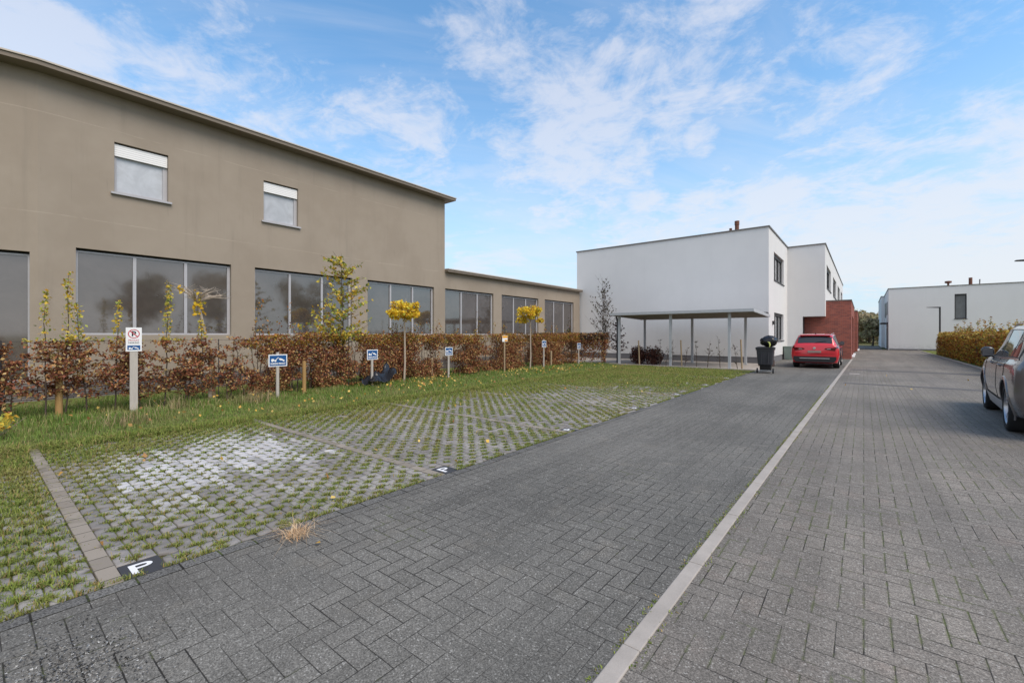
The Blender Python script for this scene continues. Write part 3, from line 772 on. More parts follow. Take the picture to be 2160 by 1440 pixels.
def verge():
    # clumpy verge between the bays and the hall
    n=125000
    x=rng.uniform(-13.6,-8.0,n); y=rng.uniform(-3.5,21,n)**1.0
    e=-8.45+.35*(vnoise(x,y,1.1,5)-.5)*2+.25*(vnoise(x,y,3.,6)-.5)
    d=np.hypot(x,y); keep=(x<e)&(rng.random(n)<np.clip(9/d,.35,1)); x,y,d=x[keep],y[keep],d[keep]
    c=vnoise(x,y,1.6,7)*.5+vnoise(x,y,5.,8)*.5
    h=.045+.17*c**1.5*np.clip((-x-8.3)/1.8,.3,1.35)
    w=.0052*np.clip(d/8,1,2.6)
    P=np.stack([x,y,np.full(len(x),-.04)],1)
    blades('verge_grass',P,h,w,M['grass'],lean=.8,kind='stuff',label='rough green grass verge between the parking bays and the hall',cat='grass')
    # dry tufts
    C=[(-9.8,1.75),(-10.7,4.0),(-10.9,4.35),(-10.9,2.7)]
    P=[];
    for cx,cy in C:
        m=170; P.append(np.stack([cx+rng.normal(0,.16,m),cy+rng.normal(0,.2,m),np.full(m,-.04)],1))
    P=np.concatenate(P)
    blades('dry_grass',P,rng.uniform(.12,.42,len(P)),.0065,M['drygrass'],lean=.95,kind='stuff',label='straw coloured dry grass clumps in front of the hedge',cat='grass')
    # grass creeping over the pavers
    n=26000; x=rng.uniform(-8.9,-6.6,n); y=rng.uniform(-2,20.8,n); c=vnoise(x,y,.9,11)*.6+vnoise(x,y,3.4,12)*.4
    keep=(c+(-x-8.0)*.35>.52); x,y=x[keep],y[keep]
    n2=9000; x2=rng.uniform(-9.2,-3.9,n2); y2=rng.uniform(13.5,20.8,n2); c2=vnoise(x2,y2,.8,13); k=(c2+(y2-17)*.12-np.clip((x2+5.4),0,2)*.25>.42); x=np.concatenate([x,x2[k]]); y=np.concatenate([y,y2[k]])
    k=offdiv(y)|(x<-8.0); x,y=x[k],y[k]
    P=np.stack([x,y,np.full(len(x),-.01)],1); d=np.hypot(x,y)
    blades('creeping_grass',P,rng.uniform(.02,.07,len(x)),.006*np.clip(d/8,1,2.4),M['grass2'],lean=.8,kind='stuff',label='low grass creeping over the far edge of the pavers',cat='grass')
verge()
def edges():
    # moss and tufts along the kerb, lane edge and road joints
    y=rng.uniform(-1.5,16,5200); side=rng.random(len(y))<.7
    kx=np.array([kerb_x(t) for t in y]); c=vnoise(y,side*9.,1.7,21)*.5+vnoise(y,side*3.,6.,22)*.5
    x=np.where(side,kx-.012,kx+KERB_W+.012)+rng.normal(0,.010,len(y)); k=c>np.where(side,.38,.60); x,y=x[k],y[k]
    P=np.stack([x,y,np.full(len(x),-.004)],1)
    blades('kerb_moss',P,rng.uniform(.006,.020,len(x)),.009,M['grass2'],lean=.9,kind='stuff',label='green moss along both sides of the pale kerb strip',cat='moss')
    y=rng.uniform(-2,20.5,16000); c=vnoise(y,0*y,1.9,25)*.5+vnoise(y,0*y,7.,26)*.5; k=c>.46; y=y[k]; x=LANE_E-.012+-np.abs(rng.normal(0,.022,len(y)))
    blades('lane_edge_grass',np.stack([x,y,np.full(len(x),-.01)],1),rng.uniform(.015,.045,len(x)),.006,M['grass2'],lean=.8,kind='stuff',label='grass tufts where the pavers meet the dark lane',cat='grass')
    # fallen leaves
    n=330; x=rng.uniform(-12,-8.2,n); y=rng.uniform(1,20,n)
    x=np.concatenate([x,rng.normal(-10.6,.8,170),rng.normal(-10.4,.7,150),rng.uniform(-8.3,-3.6,70),rng.uniform(-3.4,3.8,8)])
    y=np.concatenate([y,rng.normal(8.8,.9,170),rng.normal(15.0,1.2,150),rng.uniform(-.5,20,70),rng.uniform(1.5,22,8)])
    z=np.where(x<-8.4,.09,.012)+rng.uniform(0,.02,len(x)); 
    leaves('fallen_leaves',np.stack([x,y,z],1),rng.uniform(.03,.065,len(x)),M['leaf_fallen'],droop=0,elong=1.3,kind='stuff',label='yellow and brown fallen leaves scattered on grass and paving',cat='leaves')
M['leaf_fallen']=material('fallen_leaf',lambda:dict(col=ramp(island(),[(0,(.35,.16,.05)),(.4,(.60,.40,.08)),(.7,(.65,.48,.16)),(1,(.25,.10,.05))])),rough=.7,spec=.2)
edges()

M['leaf_yo']=mix_leaf=material('mixed_autumn_leaf',lambda:dict(col=ramp(island(),[(0,(.22,.10,.03)),(.3,(.45,.25,.05)),(.6,(.55,.42,.10)),(.85,(.30,.30,.08)),(1,(.12,.14,.04))])),rough=.6,spec=.3,transl=.25)
def shoot(base, height, lean=(0,0), n=8, wob=.03):
    p=[]; x,y,z=base; 
    for i in range(n+1):
        t=i/n; p.append((x+lean[0]*t+wob*math.sin(3*t+x*5)*t+random.gauss(0,wob*.25)*(i>0), y+lean[1]*t+random.gauss(0,wob*.4)*(i>0), z+height*t))
    return p
def interp(path,t):
    f=t*(len(path)-1); i=min(int(f),len(path)-2); f-=i; return Vector(path[i]).lerp(Vector(path[i+1]),f)
def sapling(name, x,y, height, spread, nleaf, leafmat, barkmat, label, cat, leaf=.045, r=.014, nbr=14, leafz=(.1,1.), group=None, top=None, lean=(0,0), stems=1, zmin=.12, upr=.55, topleaf=None, bias=1.):
    T=empty(name,(x,y,-.04),label=label,cat=cat,group=group)
    st=MB(); C=[]; C2=[]; tmax=top*.98 if topleaf else .97
    for s in range(stems):
        b=(random.gauss(0,.04)*(s>0),random.gauss(0,.10)*(s>0),0); path=shoot(b,height*(1 if s==0 else random.uniform(.7,.98)),(lean[0]+random.gauss(0,.05),lean[1]+random.gauss(0,.08)))
        st.tube(path,[r*(1-.8*i/(len(path)-1)) for i in range(len(path))],5)
        for k in range(nbr):
            t=zmin+(tmax-zmin)*random.random()**bias; p=interp(path,t); a=random.uniform(0,2*PI); L=spread*random.uniform(.5,1.1)*(1-t*.65)
            e=p+Vector((math.cos(a)*L*.55,math.sin(a)*L,L*upr)); m=p.lerp(e,.5)+Vector((0,0,-.02))
            st.tube([p,m,e],[r*.35,r*.25,r*.12],4,cap=False)
            for q in range(max(1,int(nleaf/nbr/stems))):
                u=random.uniform(.15,1.05); c=p.lerp(e,u)+Vector([random.gauss(0,.03) for _ in range(3)])
                zz=c.z/height
                if leafz[0]<=zz<=leafz[1]: (C2 if (topleaf and zz>top) else C).append(c)
        if topleaf:
            for q in range(int(nleaf*.11/stems*(height-1.2))):
                t=random.uniform(top if top else .6,1.0); c=interp(path,t)+Vector([random.gauss(0,.04*(1.3-t)*2) for _ in range(3)]); C2.append(c)
    st.obj('stem',barkmat,T,smooth=True)
    if C: leaves('foliage',C,rng.uniform(.7,1.25,len(C))*leaf,leafmat,T)
    if C2: leaves('foliage',C2,rng.uniform(.7,1.2,len(C2))*leaf,topleaf,T,label='yellow leaves on the tall top shoots')
    return T
# loose beech plants at the near end of the hedge
spec=[(-.95,1.5,0,'brown beech plant partly cut off at the near end of the hedge row'),
 (-.15,1.5,0,'brown beech plant before the grey window of the angled wall'),
 (.45,1.5,0,'low brown beech plant by the edge of the angled wall window'),
 (.93,2.34,1,'beech plant with a bent yellow shoot against the angled wall'),
 (1.20,2.75,1,'tallest of the yellow topped beech plants, by the golden stake'),
 (1.50,2.15,1,'beech plant with greenish yellow shoot at the left window frame'),
 (1.90,2.22,1,'beech plant with yellow shoot left of the tall white sign'),
 (2.30,1.5,0,'brown beech plant right behind the tall white sign'),
 (2.68,2.68,1,'beech plant with a long yellow shoot right of the tall white sign'),
 (3.15,1.5,0,'rusty beech plant under the middle window pane'),
 (3.45,1.9,1,'beech plant with short yellow shoot beside the bare topped pale tree'),
 (3.95,1.5,0,'rusty brown beech plant just past the bare topped pale tree')]
for (y,h,t,lab) in spec:
    sapling('beech_sapling',-11.75+random.gauss(0,.06),y,h,.64,(1000 if not t else 950) if y<2.0 else 1200,M['leaf_brown'],M['bark'],lab,'sapling',leaf=.039,r=.015,nbr=36,group='beech plants at the thin end of the hedge',leafz=(.12,1.),stems=2 if t==0 else 1,topleaf=M['leaf_yg'] if t else None,top=1.42/h if t else None,upr=.35)

def hedge(name, x0,x1,y0,y1,h, n, mat, mat2, label, stemstep=.35, nshoot=26, holes=.42, leaf=.05, shootmat=None, axis_noise=1):
    T=empty(name,((x0+x1)/2,(y0+y1)/2,-.03),label=label,cat='hedge'); ox,oy=(x0+x1)/2,(y0+y1)/2
    x=rng.uniform(x0,x1,n); y=rng.uniform(y0,y1,n); z=rng.uniform(.08,h+.12,n)
    yy=y; c=vnoise(yy,z*.6,1.7,31)*.45+vnoise(yy,z,4.5,32)*.40+vnoise(x*3,yy,3.,33)*.15
    topv=h-.08+.20*vnoise(yy,0*yy,1.2,34)+.08*vnoise(yy,0*yy,5.,35)
    low=np.clip((z-.05)/.5,0,1)
    keep=(c>holes+.03*(1-low))&(z<topv); x,y,z=x[keep],y[keep],z[keep]
    topm=(z>h-.28)&(rng.random(len(z))<.55)
    C=np.stack([x-ox,y-oy,z],1)
    leaves('foliage',C[~topm],rng.uniform(.7,1.25,(~topm).sum())*leaf,mat,T)
    st=MB()
    for yb in np.arange(y0+.1,y1,stemstep):
        for s in range(2):
            p=shoot((random.uniform(x0+.1,x1-.1)-ox,yb-oy+random.gauss(0,.08),0),h*random.uniform(.85,1.05),(random.gauss(0,.06),random.gauss(0,.12)),7,.05)
            st.tube(p,[.016*(1-.75*i/7) for i in range(8)],4,cap=False)
            for k in range(5):
                a=interp(p,random.uniform(.15,.95)); e=a+Vector((random.gauss(0,.12),random.gauss(0,.22),random.uniform(.0,.25))); st.tube([a,e],[.005,.002],3,cap=False)
    C2=[tuple(v) for v in C[topm]]
    for k in range(nshoot):
        yb=random.uniform(y0+.2,y1-.2); hh=random.uniform(.2,.75)*(1.25 if random.random()<.2 else .75); b=(random.gauss(0,.08),yb-oy,h-.15); p=shoot(b,hh+.15,(random.gauss(0,.05),random.gauss(0,.09)),5,.03)
        st.tube(p,[.006,.005,.004,.003,.002,.0015],3,cap=False)
        for q in range(int(28*(hh+.3))):
            c_=interp(p,random.uniform(.15,1.)); C2.append(tuple(c_+Vector([random.gauss(0,.045) for _ in range(3)])))
    st.obj('stems',M['bark'],T)
    leaves('top_foliage',C2,rng.uniform(.7,1.2,len(C2))*leaf,mat2,T)
    return T
hedge('beech_hedge',-12.3,-11.62,4.3,20.3,1.50,125000,M['leaf_brown'],M['leaf_orange'],'long rusty brown beech hedge in front of the tan hall',nshoot=64,holes=.455,leaf=.038,stemstep=.28)
hedge('beech_hedge',4.25,6.3,22.5,46,1.62,95000,M['leaf_orange'],M['leaf_yo'],'orange and brown beech hedge beyond the parked grey car',nshoot=60,holes=.38,leaf=.07,stemstep=.6)
hedge('beech_hedge',-15.0,-10.3,20.5,21.1,1.55,26000,M['leaf_brown'],M['leaf_dark'],'dark end of the brown hedge beside the carport post',nshoot=10,holes=.42,stemstep=.3)

def globe_tree(x,y,zc,r,rz,n,lab,base_h):
    T=empty('globe_tree',(x,y,-.04),label=lab,cat='tree',group='small yellow crowned standard trees')
    tr=MB(); p=[(0,0,0),(.02,.02,.6),(.0,.03,1.2),(.02,.0,zc-rz*.6)]
    tr.tube(p,[.035,.03,.028,.026],7); 
    for k in range(26):
        a=random.uniform(0,2*PI); u=random.uniform(-.5,1); L=r*random.uniform(.6,.98)
        b=Vector((.02,0,zc-rz*.6)); e=Vector((math.cos(a)*L*math.sqrt(1-u*u*.6),math.sin(a)*L*math.sqrt(1-u*u*.6),zc+rz*u*.9)); m=b.lerp(e,.5)+Vector((0,0,.05)); tr.tube([b,m,e],[.011,.007,.003],4,cap=False)
    tr.obj('trunk',M['bark_pale'],T,smooth=True)
    C=[]
    for k in range(24):
        a=2.4*k+random.gauss(0,.2); rr=math.sqrt((k+.5)/24)*.80*r; cz=zc+random.uniform(-.75,.45)*rz; q=random.uniform(.22,.38)*r
        m_=int(n/20*random.uniform(.6,1.3)); v=unit(rng.normal(size=(m_,3)))*(rng.random((m_,1))**.5)
        C.append(v*np.array([q,q,q*.62])+np.array([math.cos(a)*rr,math.sin(a)*rr,cz-.12*(rr/r)**2]))
    C=np.concatenate(C)
    leaves('crown',C,rng.uniform(.05,.085,len(C)),M['leaf_yellow'],T,droop=1.1,elong=1.5)
globe_tree(-11.58,8.88,2.42,.60,.36,1500,'small tree with round yellow crown before the third hall window from the bare pale tree',1)
globe_tree(-11.55,15.7,2.55,.66,.44,1700,'small tree with flat round yellow crown between the orange sign and the carport',1)
# bare standard tree
def bare_tree():
    T=empty('bare_tree',(-11.95,3.6,-.04),label='pale stemmed young tree with bare twiggy top and a few yellow leaves',cat='tree')
    tr=MB(); p=[(0,.0,0),(.0,.02,.7),(.0,-.08,1.5),(0,-.25,2.35)]
    tr.tube(p,[.045,.035,.03,.028],8); C=[]
    for k in range(46):
        b=Vector((0,-.25,2.35-random.random()*.12)); a=random.uniform(0,2*PI); L=random.uniform(.3,.6)
        e=b+Vector((math.cos(a)*L*.9,math.sin(a)*L+.10,random.uniform(.1,.36))); m=b.lerp(e,.5)+Vector((0,0,.05)); tr.tube([b,m,e],[.010,.007,.003],4,cap=False)
        for j in range(2):
            f=m.lerp(e,random.random()); g=f+Vector((random.gauss(0,.1),random.gauss(0,.12),random.uniform(0,.12))); tr.tube([f,g],[.004,.002],3,cap=False)
    tr.obj('trunk',M['bark_pale'],T,smooth=True)
    for k in range(70): C.append((random.gauss(0,.06),-.22+random.gauss(0,.07),2.22+random.gauss(0,.12)))
    for k in range(8): C.append((0,-.5+random.gauss(0,.05),2.55+random.gauss(0,.05)))
    leaves('foliage',C,.06,M['leaf_yellow'],T)
    s=MB(); s.tube([(-.0,.08,0),(0,.05,1.05)],.045,8); s.obj('stake',M['wood_tan'],T,smooth=True)
bare_tree()
sapling('young_birch',-11.85,6.95,3.75,1.75,1250,M['leaf_yg'],M['bark'],'young birch with sparse yellow green leaves rising above the hedge','tree',leaf=.066,r=.022,nbr=100,leafz=(.33,1.),zmin=.33,upr=.40,bias=1.7)
sapling('tall_shrub',-11.0,21.6,4.6,1.7,560,M['leaf_dark'],M['bark'],'tall dark half bare shrub against the white gable beside the carport','shrub',leaf=.07,r=.018,nbr=30,leafz=(.1,1.),stems=5,zmin=.12,upr=.8)
sapling('tall_shrub',-10.2,21.9,2.2,1.2,300,M['leaf_red'],M['bark'],'dark reddish shrub leaning out past the first carport post','shrub',leaf=.08,r=.02,nbr=26,leafz=(.3,1.),stems=3,zmin=.3,upr=.25)
# shrubs along the carport
for (x,y,r,lab) in ((-9.05,21.75,.42,'round dark red shrub under the carport, close to its first post'),(-8.25,21.75,.42,'round dark red shrub under the carport with a pale stake before it')):
    T=empty('round_shrub',(x,y,0),label=lab,cat='shrub',group='round dark shrubs under the carport')
    v=unit(rng.normal(size=(1500,3)))*(rng.random((1500,1))**.4); v*=(.72+.75*vnoise(v[:,0]*2+v[:,2],v[:,1]*2-v[:,2],1.6,61+int(-x)))[:,None]; C=v*np.array([r,r*1.1,.42])+np.array([0,0,.44]); leaves('foliage',C,rng.uniform(.04,.07,len(C)),M['leaf_red'],T)
    s=MB()
    for k in range(9): s.tube([(0,0,0),(random.gauss(0,.15),random.gauss(0,.15),.55),(random.gauss(0,.2),random.gauss(0,.2),.95)],[.012,.008,.003],4)
    s.obj('stem',M['bark'],T)
lb=['bare sapling beside the second round dark shrub','bare sapling left of the middle carport post','bare sapling hugging the middle carport post','bare sapling past the middle carport post','bare forked sapling before the middle of the white wall','bare sapling leaning left before the white wall','bare sapling close to the last front carport post','thin bare sapling past the last front carport post']
for i,x in enumerate((-7.75,-7.45,-7.1,-6.55,-6.0,-5.55,-5.0,-4.3)):
    sapling('bare_sapling',x,21.12,random.uniform(.95,1.5),.55,14,M['leaf_dark'],M['bark'],lb[i],'sapling',leaf=.05,r=.016,nbr=14,group='bare saplings along the carport edge',zmin=.2,lean=(random.gauss(0,.15),0))
# leafy weed
T=empty('leafy_weed',(-9.9,.28,-.03),label='low yellow green leafy weed in the verge close to the hall corner',cat='plant')
C=unit(rng.normal(size=(150,3)))*(rng.random((150,1))**.5)*np.array([.24,.26,.15])+np.array([0,0,.24]); leaves('foliage',C,rng.uniform(.035,.065,150),M['leaf_yg'],T,elong=1.3)
s=MB(); [s.tube([(0,0,0),(random.gauss(0,.12),random.gauss(0,.12),.28)],[.006,.003],4) for _ in range(10)]; s.obj('stem',M['bark_grey'],T)
T=empty('grass_clump',(-3.30,1.56,0),label='pale dried grass clump lying on the dark lane edge',cat='grass clump')
P=np.stack([rng.normal(0,.05,200),rng.normal(0,.045,200),rng.uniform(0,.02,200)],1); blades('blades',P,rng.uniform(.03,.085,200),.0035,material('straw',lambda:dict(col=ramp(island(),[(0,(.45,.25,.12)),(1,(.70,.55,.35))]))),T,lean=2.6)

# stakes
for (x,y,h,r,mat,lab) in ((-11.85,1.12,.90,.055,'wood_gold','thick golden round stake standing in the near end of the hedge'),
  (-11.60,5.65,.80,.05,'wood_gold','golden round stake behind the blue sign nearest the bare tree'),
  (-11.75,10.2,.70,.045,'wood_tan','pale stake in the hedge between the black sheet and the orange sign'),
  (-11.5,17.3,.75,.045,'wood_tan','short pale stake in the hedge between the two farthest blue signs'),
  (-8.75,21.12,1.22,.035,'wood_tan','thin pale stake before the round dark shrubs at the carport'),
  (-6.72,21.25,1.25,.035,'wood_tan','thin pale stake just past the middle carport post'),
  (-4.12,21.12,1.30,.035,'wood_tan','leaning pale stake at the open end of the carport')):
    mb=MB(); mb.tube([(0,0,-.1),(0 if r>.04 else -.05,0,h)],[r,r*.95],12); o=mb.obj('wooden_stake',M[mat],smooth=True,label=lab,cat='stake',group='wooden stakes'); o.location=(x,y,0)
# wire fence in hedge
T=empty('wire_fence',(-11.7,10,0),label='thin dark wire fence running inside the brown hedge',cat='fence')
for z in (.5,1.0,1.38):
    mb=MB(); mb.tube([(0,-10,z),(0,10.4,z)],.003,4); mb.obj('wire',M['lamp'],T)
for yy in np.arange(-9.6,10.5,3.3):
    mb=MB(); mb.tube([(0,yy,0),(0,yy,1.40)],.009,6); mb.obj('post',M['lamp'],T)

# ------------------------------------------------------------------ signs (faces look toward +X)
def tow_picto(parent, w, h, zc, xf, mat):
    """white car being lifted by a tow truck; y to the viewer's right (+Y)"""
    m=MB(); s=w/1.0
    def P(pts): m.poly([(xf,(a-.5)*w,zc+b*h) for a,b in pts])
    # tow truck on the left
    P([(.06,.05),(.40,.05),(.40,.30),(.27,.32),(.21,.62),(.08,.62),(.05,.30)])
    P([(.30,.30),(.36,.28),(.54,.92),(.50,.98)])          # jib
    P([(.50,.98),(.54,.92),(.60,.62),(.57,.62)])
    # lifted car
    P([(.56,.58),(.64,.74),(.74,.62),(.90,.30),(.95,.14),(.92,.02),(.56,.36)])
    for cx,cy in ((.13,.02),(.33,.02),(.68,.34),(.86,.08)):
        m.poly([(xf+.0008,(cx+.045*math.cos(t)-.5)*w,zc+(cy)*h+.045*w*math.sin(t)) for t in np.linspace(0,2*PI,13)[:-1]])
    return m.obj('tow_truck_symbol',mat,parent)
def blue_sign(x,y,top,w,h,post_h,lab,rot=0,postr=.032):
    T=empty('parking_sign',(x,y,0),rot,label=lab,cat='sign',group='blue tow away signs on wooden stakes')
    mb=MB(); mb.box(-.02,.02,-postr,postr,-.1,post_h); mb.obj('post',M['wood_grey'],T,bevel=.004)
    mb=MB(); mb.box(.021,.027,-w/2,w/2,top-h,top); pl=mb.obj('plate',M['sign_white'],T,bevel=.002)
    b=.022; mb=MB(); mb.poly([(.0285,-w/2+b,top-h+b),(.0285,w/2-b,top-h+b),(.0285,w/2-b,top-b),(.0285,-w/2+b,top-b)]); mb.obj('blue_field',M['sign_blue'],pl)
    tow_picto(pl,w*.82,h*.34,top-h*.56,.0300,M['sign_white'])
    text_mesh('lettering','PARKING PRIVAAT',h*.20,M['sign_white'],pl,(.0300,0,top-h*.76),(PI/2,0,PI/2),.0004,width=w*.80,bold=.002)
    return T
blue_sign(-10.97,4.70,1.03,.43,.29,1.08,'blue tow away sign with a clearly readable car symbol, first after the tall white sign')
blue_sign(-11.15,7.41,1.07,.37,.29,1.04,'blue tow away sign standing over the crumpled black sheet',.05)
blue_sign(-11.5,10.75,1.06,.36,.29,1.02,'blue tow away sign between the black sheet and the orange sign',0)
blue_sign(-11.3,16.4,1.24,.34,.30,1.30,'blue tow away sign just past the orange sign, with a leaning stake',.0)
blue_sign(-11.35,19.6,1.08,.36,.30,1.02,'blue tow away sign at the far end of the hedge near the carport',.0)
def big_sign():
    T=empty('parking_sign',(-11.38,2.12,0),R(-8),label='tall white no parking sign with red circle on a wide grey plank',cat='sign')
    mb=MB(); mb.box(-.02,.02,-.062,.062,-.1,1.55); mb.obj('post',M['wood_grey'],T,bevel=.004)
    w,h,top=.245,.475,1.645
    mb=MB(); mb.box(.021,.027,-w/2,w/2,top-h,top); pl=mb.obj('plate',M['sign_white'],T,bevel=.002)
    zc=top-.125; n=40; m=MB(); ry,rz=.09,.09
    for k in range(n):
        a,b=2*PI*k/n,2*PI*(k+1)/n; m.poly([(.0295,ry*math.cos(a),zc+rz*math.sin(a)),(.0295,ry*math.cos(b),zc+rz*math.sin(b)),(.0295,(ry-.014)*math.cos(b),zc+(rz-.014)*math.sin(b)),(.0295,(ry-.014)*math.cos(a),zc+(rz-.014)*math.sin(a))])
    m.poly([(.0299,-.064,zc+.052),(.0299,-.052,zc+.064),(.0299,.064,zc-.052),(.0299,.052,zc-.064)])
    m.obj('red_circle',M['sign_red'],pl)
    text_mesh('letter','P',.135,M['sign_black'],pl,(.0288,-.002,zc-.003),(PI/2,0,PI/2),.0003,bold=.005)
    text_mesh('lettering','PRIVAAT',.052,M['sign_red'],pl,(.029,0,top-.255),(PI/2,0,PI/2),.0003,width=.165)
    text_mesh('lettering','PARKING',.052,M['sign_black'],pl,(.029,0,top-.305),(PI/2,0,PI/2),.0003,width=.165)
    mb=MB(); mb.poly([(.0285,-.098,top-.445),(.0285,.098,top-.445),(.0285,.098,top-.355),(.0285,-.098,top-.355)]); bf=mb.obj('blue_field',M['sign_blue'],pl)
    tow_picto(pl,.175,.055,top-.428,.0300,M['sign_white'])
big_sign()
def orange_sign():
    T=empty('parking_sign',(-11.45,13.8,0),0,label='small orange and white sign on a thin pale stake',cat='sign')
    mb=MB(); mb.box(-.02,.02,-.03,.03,-.1,1.50); mb.obj('post',M['wood_tan'],T,bevel=.004)
    mb=MB(); mb.box(.021,.027,-.17,.17,1.22,1.47); pl=mb.obj('plate',M['sign_white'],T,bevel=.002)
    mb=MB(); mb.poly([(.0285,-.16,1.37),(.0285,.16,1.37),(.0285,.16,1.46),(.0285,-.16,1.46)]); mb.poly([(.0285,-.02,1.235),(.0285,.16,1.235),(.0285,.16,1.30),(.0285,-.02,1.30)]); mb.obj('orange_field',M['sign_orange'],pl)
orange_sign()

# crumpled black sheet
def sheet_obj():
    n,m=26,16; V=[]
    for i in range(n):
        for j in range(m):
            u,v=i/(n-1),j/(m-1); yy=(u-.5)*1.0; xx=(v-.5)*.5
            z=.06+.16*math.sin(u*5.2-.6)**2*(1-.5*v)+.16*max(0,u-.62)*1.6+.10*math.sin(v*7+u*9)*.6+random.gauss(0,.006)+ .12*(1-v)*(u>.4)
            V.append((xx+.05*math.sin(u*11),yy+.04*math.sin(v*9),max(.01,z)))
    F=[(i*m+j,(i+1)*m+j,(i+1)*m+j+1,i*m+j+1) for i in range(n-1) for j in range(m-1)]
    mb=MB(); mb.add(V,F); o=mb.obj('plastic_sheet',M['plastic_black'],smooth=True,angle=25,label='crumpled black plastic sheet lying on the grass at the hedge',cat='plastic sheet'); o.location=(-11.15,7.62,.03); o.scale=(1,1.0,1.35)
    s=o.modifiers.new('t','SOLIDIFY'); s.thickness=.004
sheet_obj()

# ------------------------------------------------------------------ wheelie bin with bag
def wheelie_bin():
    T=empty('wheelie_bin',(-3.02,19.75,0),R(4),label='dark grey wheelie bin on the dark lane beside the carport',cat='bin')
    def ring(z,wx,wy,oy=0,r=.05,n=4):
        p=[]
        for sx,sy,a0 in ((1,1,0),(-1,1,90),(-1,-1,180),(1,-1,270)):
            for k in range(n+1):
                a=R(a0+90*k/n); p.append((sx*(wx-r)+r*math.cos(a),oy+sy*(wy-r)+r*math.sin(a),z))
        return p
    rings=[ring(.30,.20,.24,.06),ring(.34,.245,.27,.03),ring(.80,.285,.31,0),ring(.90,.29,.315,0),ring(.905,.315,.34,0),ring(.955,.315,.34,0)]
    mb=MB(); V=[q for r_ in rings for q in r_]; n=20
    F=[(i*n+k,i*n+(k+1)%n,(i+1)*n+(k+1)%n,(i+1)*n+k) for i in range(len(rings)-1) for k in range(n)]+[tuple(range(n-1,-1,-1))]+[tuple(range(5*n,6*n))]
    mb.add(V,F); mb.obj('body',M['bin'],T,smooth=True)
    mb=MB(); 
    for r_ in (-.12,.12): mb.box(r_-.012,r_+.012,-.335,-.28,.38,.86)
    mb.obj('rib',M['bin'],T,bevel=.006)
    mb=MB(); V=ring(.0+.06,.185,.20,.06)+ring(.31,.20,.235,.06); mb.add(V,[(k,(k+1)%n,n+(k+1)%n,n+k) for k in range(n)]+[tuple(range(n-1,-1,-1))]); mb.obj('lower_body',M['bin_dark'],T,smooth=True)
    mb=MB(); 
    L=[ring(.957,.325,.35,0),ring(1.0,.32,.345,0),ring(1.03,.26,.28,0)]; V=[q for r_ in L for q in r_]
    mb.add(V,[(i*n+k,i*n+(k+1)%n,(i+1)*n+(k+1)%n,(i+1)*n+k) for i in range(2) for k in range(n)]+[tuple(range(2*n,3*n)),tuple(range(n-1,-1,-1))]); mb.obj('lid',M['bin_dark'],T,smooth=True)
    mb=MB(); mb.tube([(-.24,-.40,.97),(.24,-.40,.97)],.018,8); mb.tube([(-.22,-.33,.96),(-.22,-.40,.97)],.018,6); mb.tube([(.22,-.33,.96),(.22,-.40,.97)],.018,6); mb.obj('handle',M['bin_dark'],T,smooth=True)
    for s in (-1,1):
        mb=MB(); mb.lathe([(0,-.025),(.07,-.025),(.10,-.02),(.10,.02),(.07,.025),(0,.025)],18,axis='x',c=(s*.27,-.17,.10)); mb.obj('wheel',M['tyre'],T,smooth=True)
    mb=MB(); mb.tube([(-.25,-.17,.10),(.25,-.17,.10)],.014,8); mb.obj('axle',M['galv'],T)
    # bag on the lid: its own thing
    B=empty('bin_bag',(-2.90,19.75,1.03),label='full black bin bag lying on the wheelie bin lid',cat='bag')
    V=[];n1,n2=22,12
    for j in range(n2+1):
        for i in range(n1):
            a=2*PI*i/n1; p=PI*j/n2; rr=1+.10*math.sin(5*a+3*p)+.06*math.sin(9*a-4*p)+random.gauss(0,.015)
            V.append((.25*rr*math.cos(a)*math.sin(p),.22*rr*math.sin(a)*math.sin(p),.16-.155*math.cos(p)*rr+.002))
    V=[(x*1.15,y*1.15,max(z*1.35,.0)) for x,y,z in V]
    mb=MB(); mb.add(V,[(j*n1+i,j*n1+(i+1)%n1,(j+1)*n1+(i+1)%n1,(j+1)*n1+i) for j in range(n2) for i in range(n1)]); mb.obj('sack',M['bag'],B,smooth=True,angle=50)
    mb=MB(); mb.tube([(-.02,-.235,.20),(.05,-.25,.17),(.07,-.26,.08),(.05,-.26,.0)],[.02,.028,.026,.015],7); mb.obj('tie',M['glove'],B,smooth=True)
wheelie_bin()
mb=MB(); 
for i in range(3):
    for j in range(4): mb.box(-4.0+.0+.23*i,-4.0+.22+.23*i,24.1,24.2,.075*j,.075*j+.07)
mb.box(-3.72,-3.50,24.1,24.2,.31,.38)
mb.obj('brick_stack',M['oldbrick'],label='low stack of weathered bricks between carport and wheelie bin',cat='brick stack',bevel=.004)
T=empty('storage_box',(-3.45,31.6,0),R(0),label='grey green box by the white wall next to the red car',cat='box')
mb=MB(); mb.prism([(-.3,0),(.3,0),(.38,.75),(-.38,.75)],-.35,.35,axis='y'); mb.obj('body',M['greenbox'],T,bevel=.01)
mb=MB(); mb.box(-.41,.41,-.38,.38,.752,.80); mb.obj('lid',M['greenbox'],T,bevel=.01)
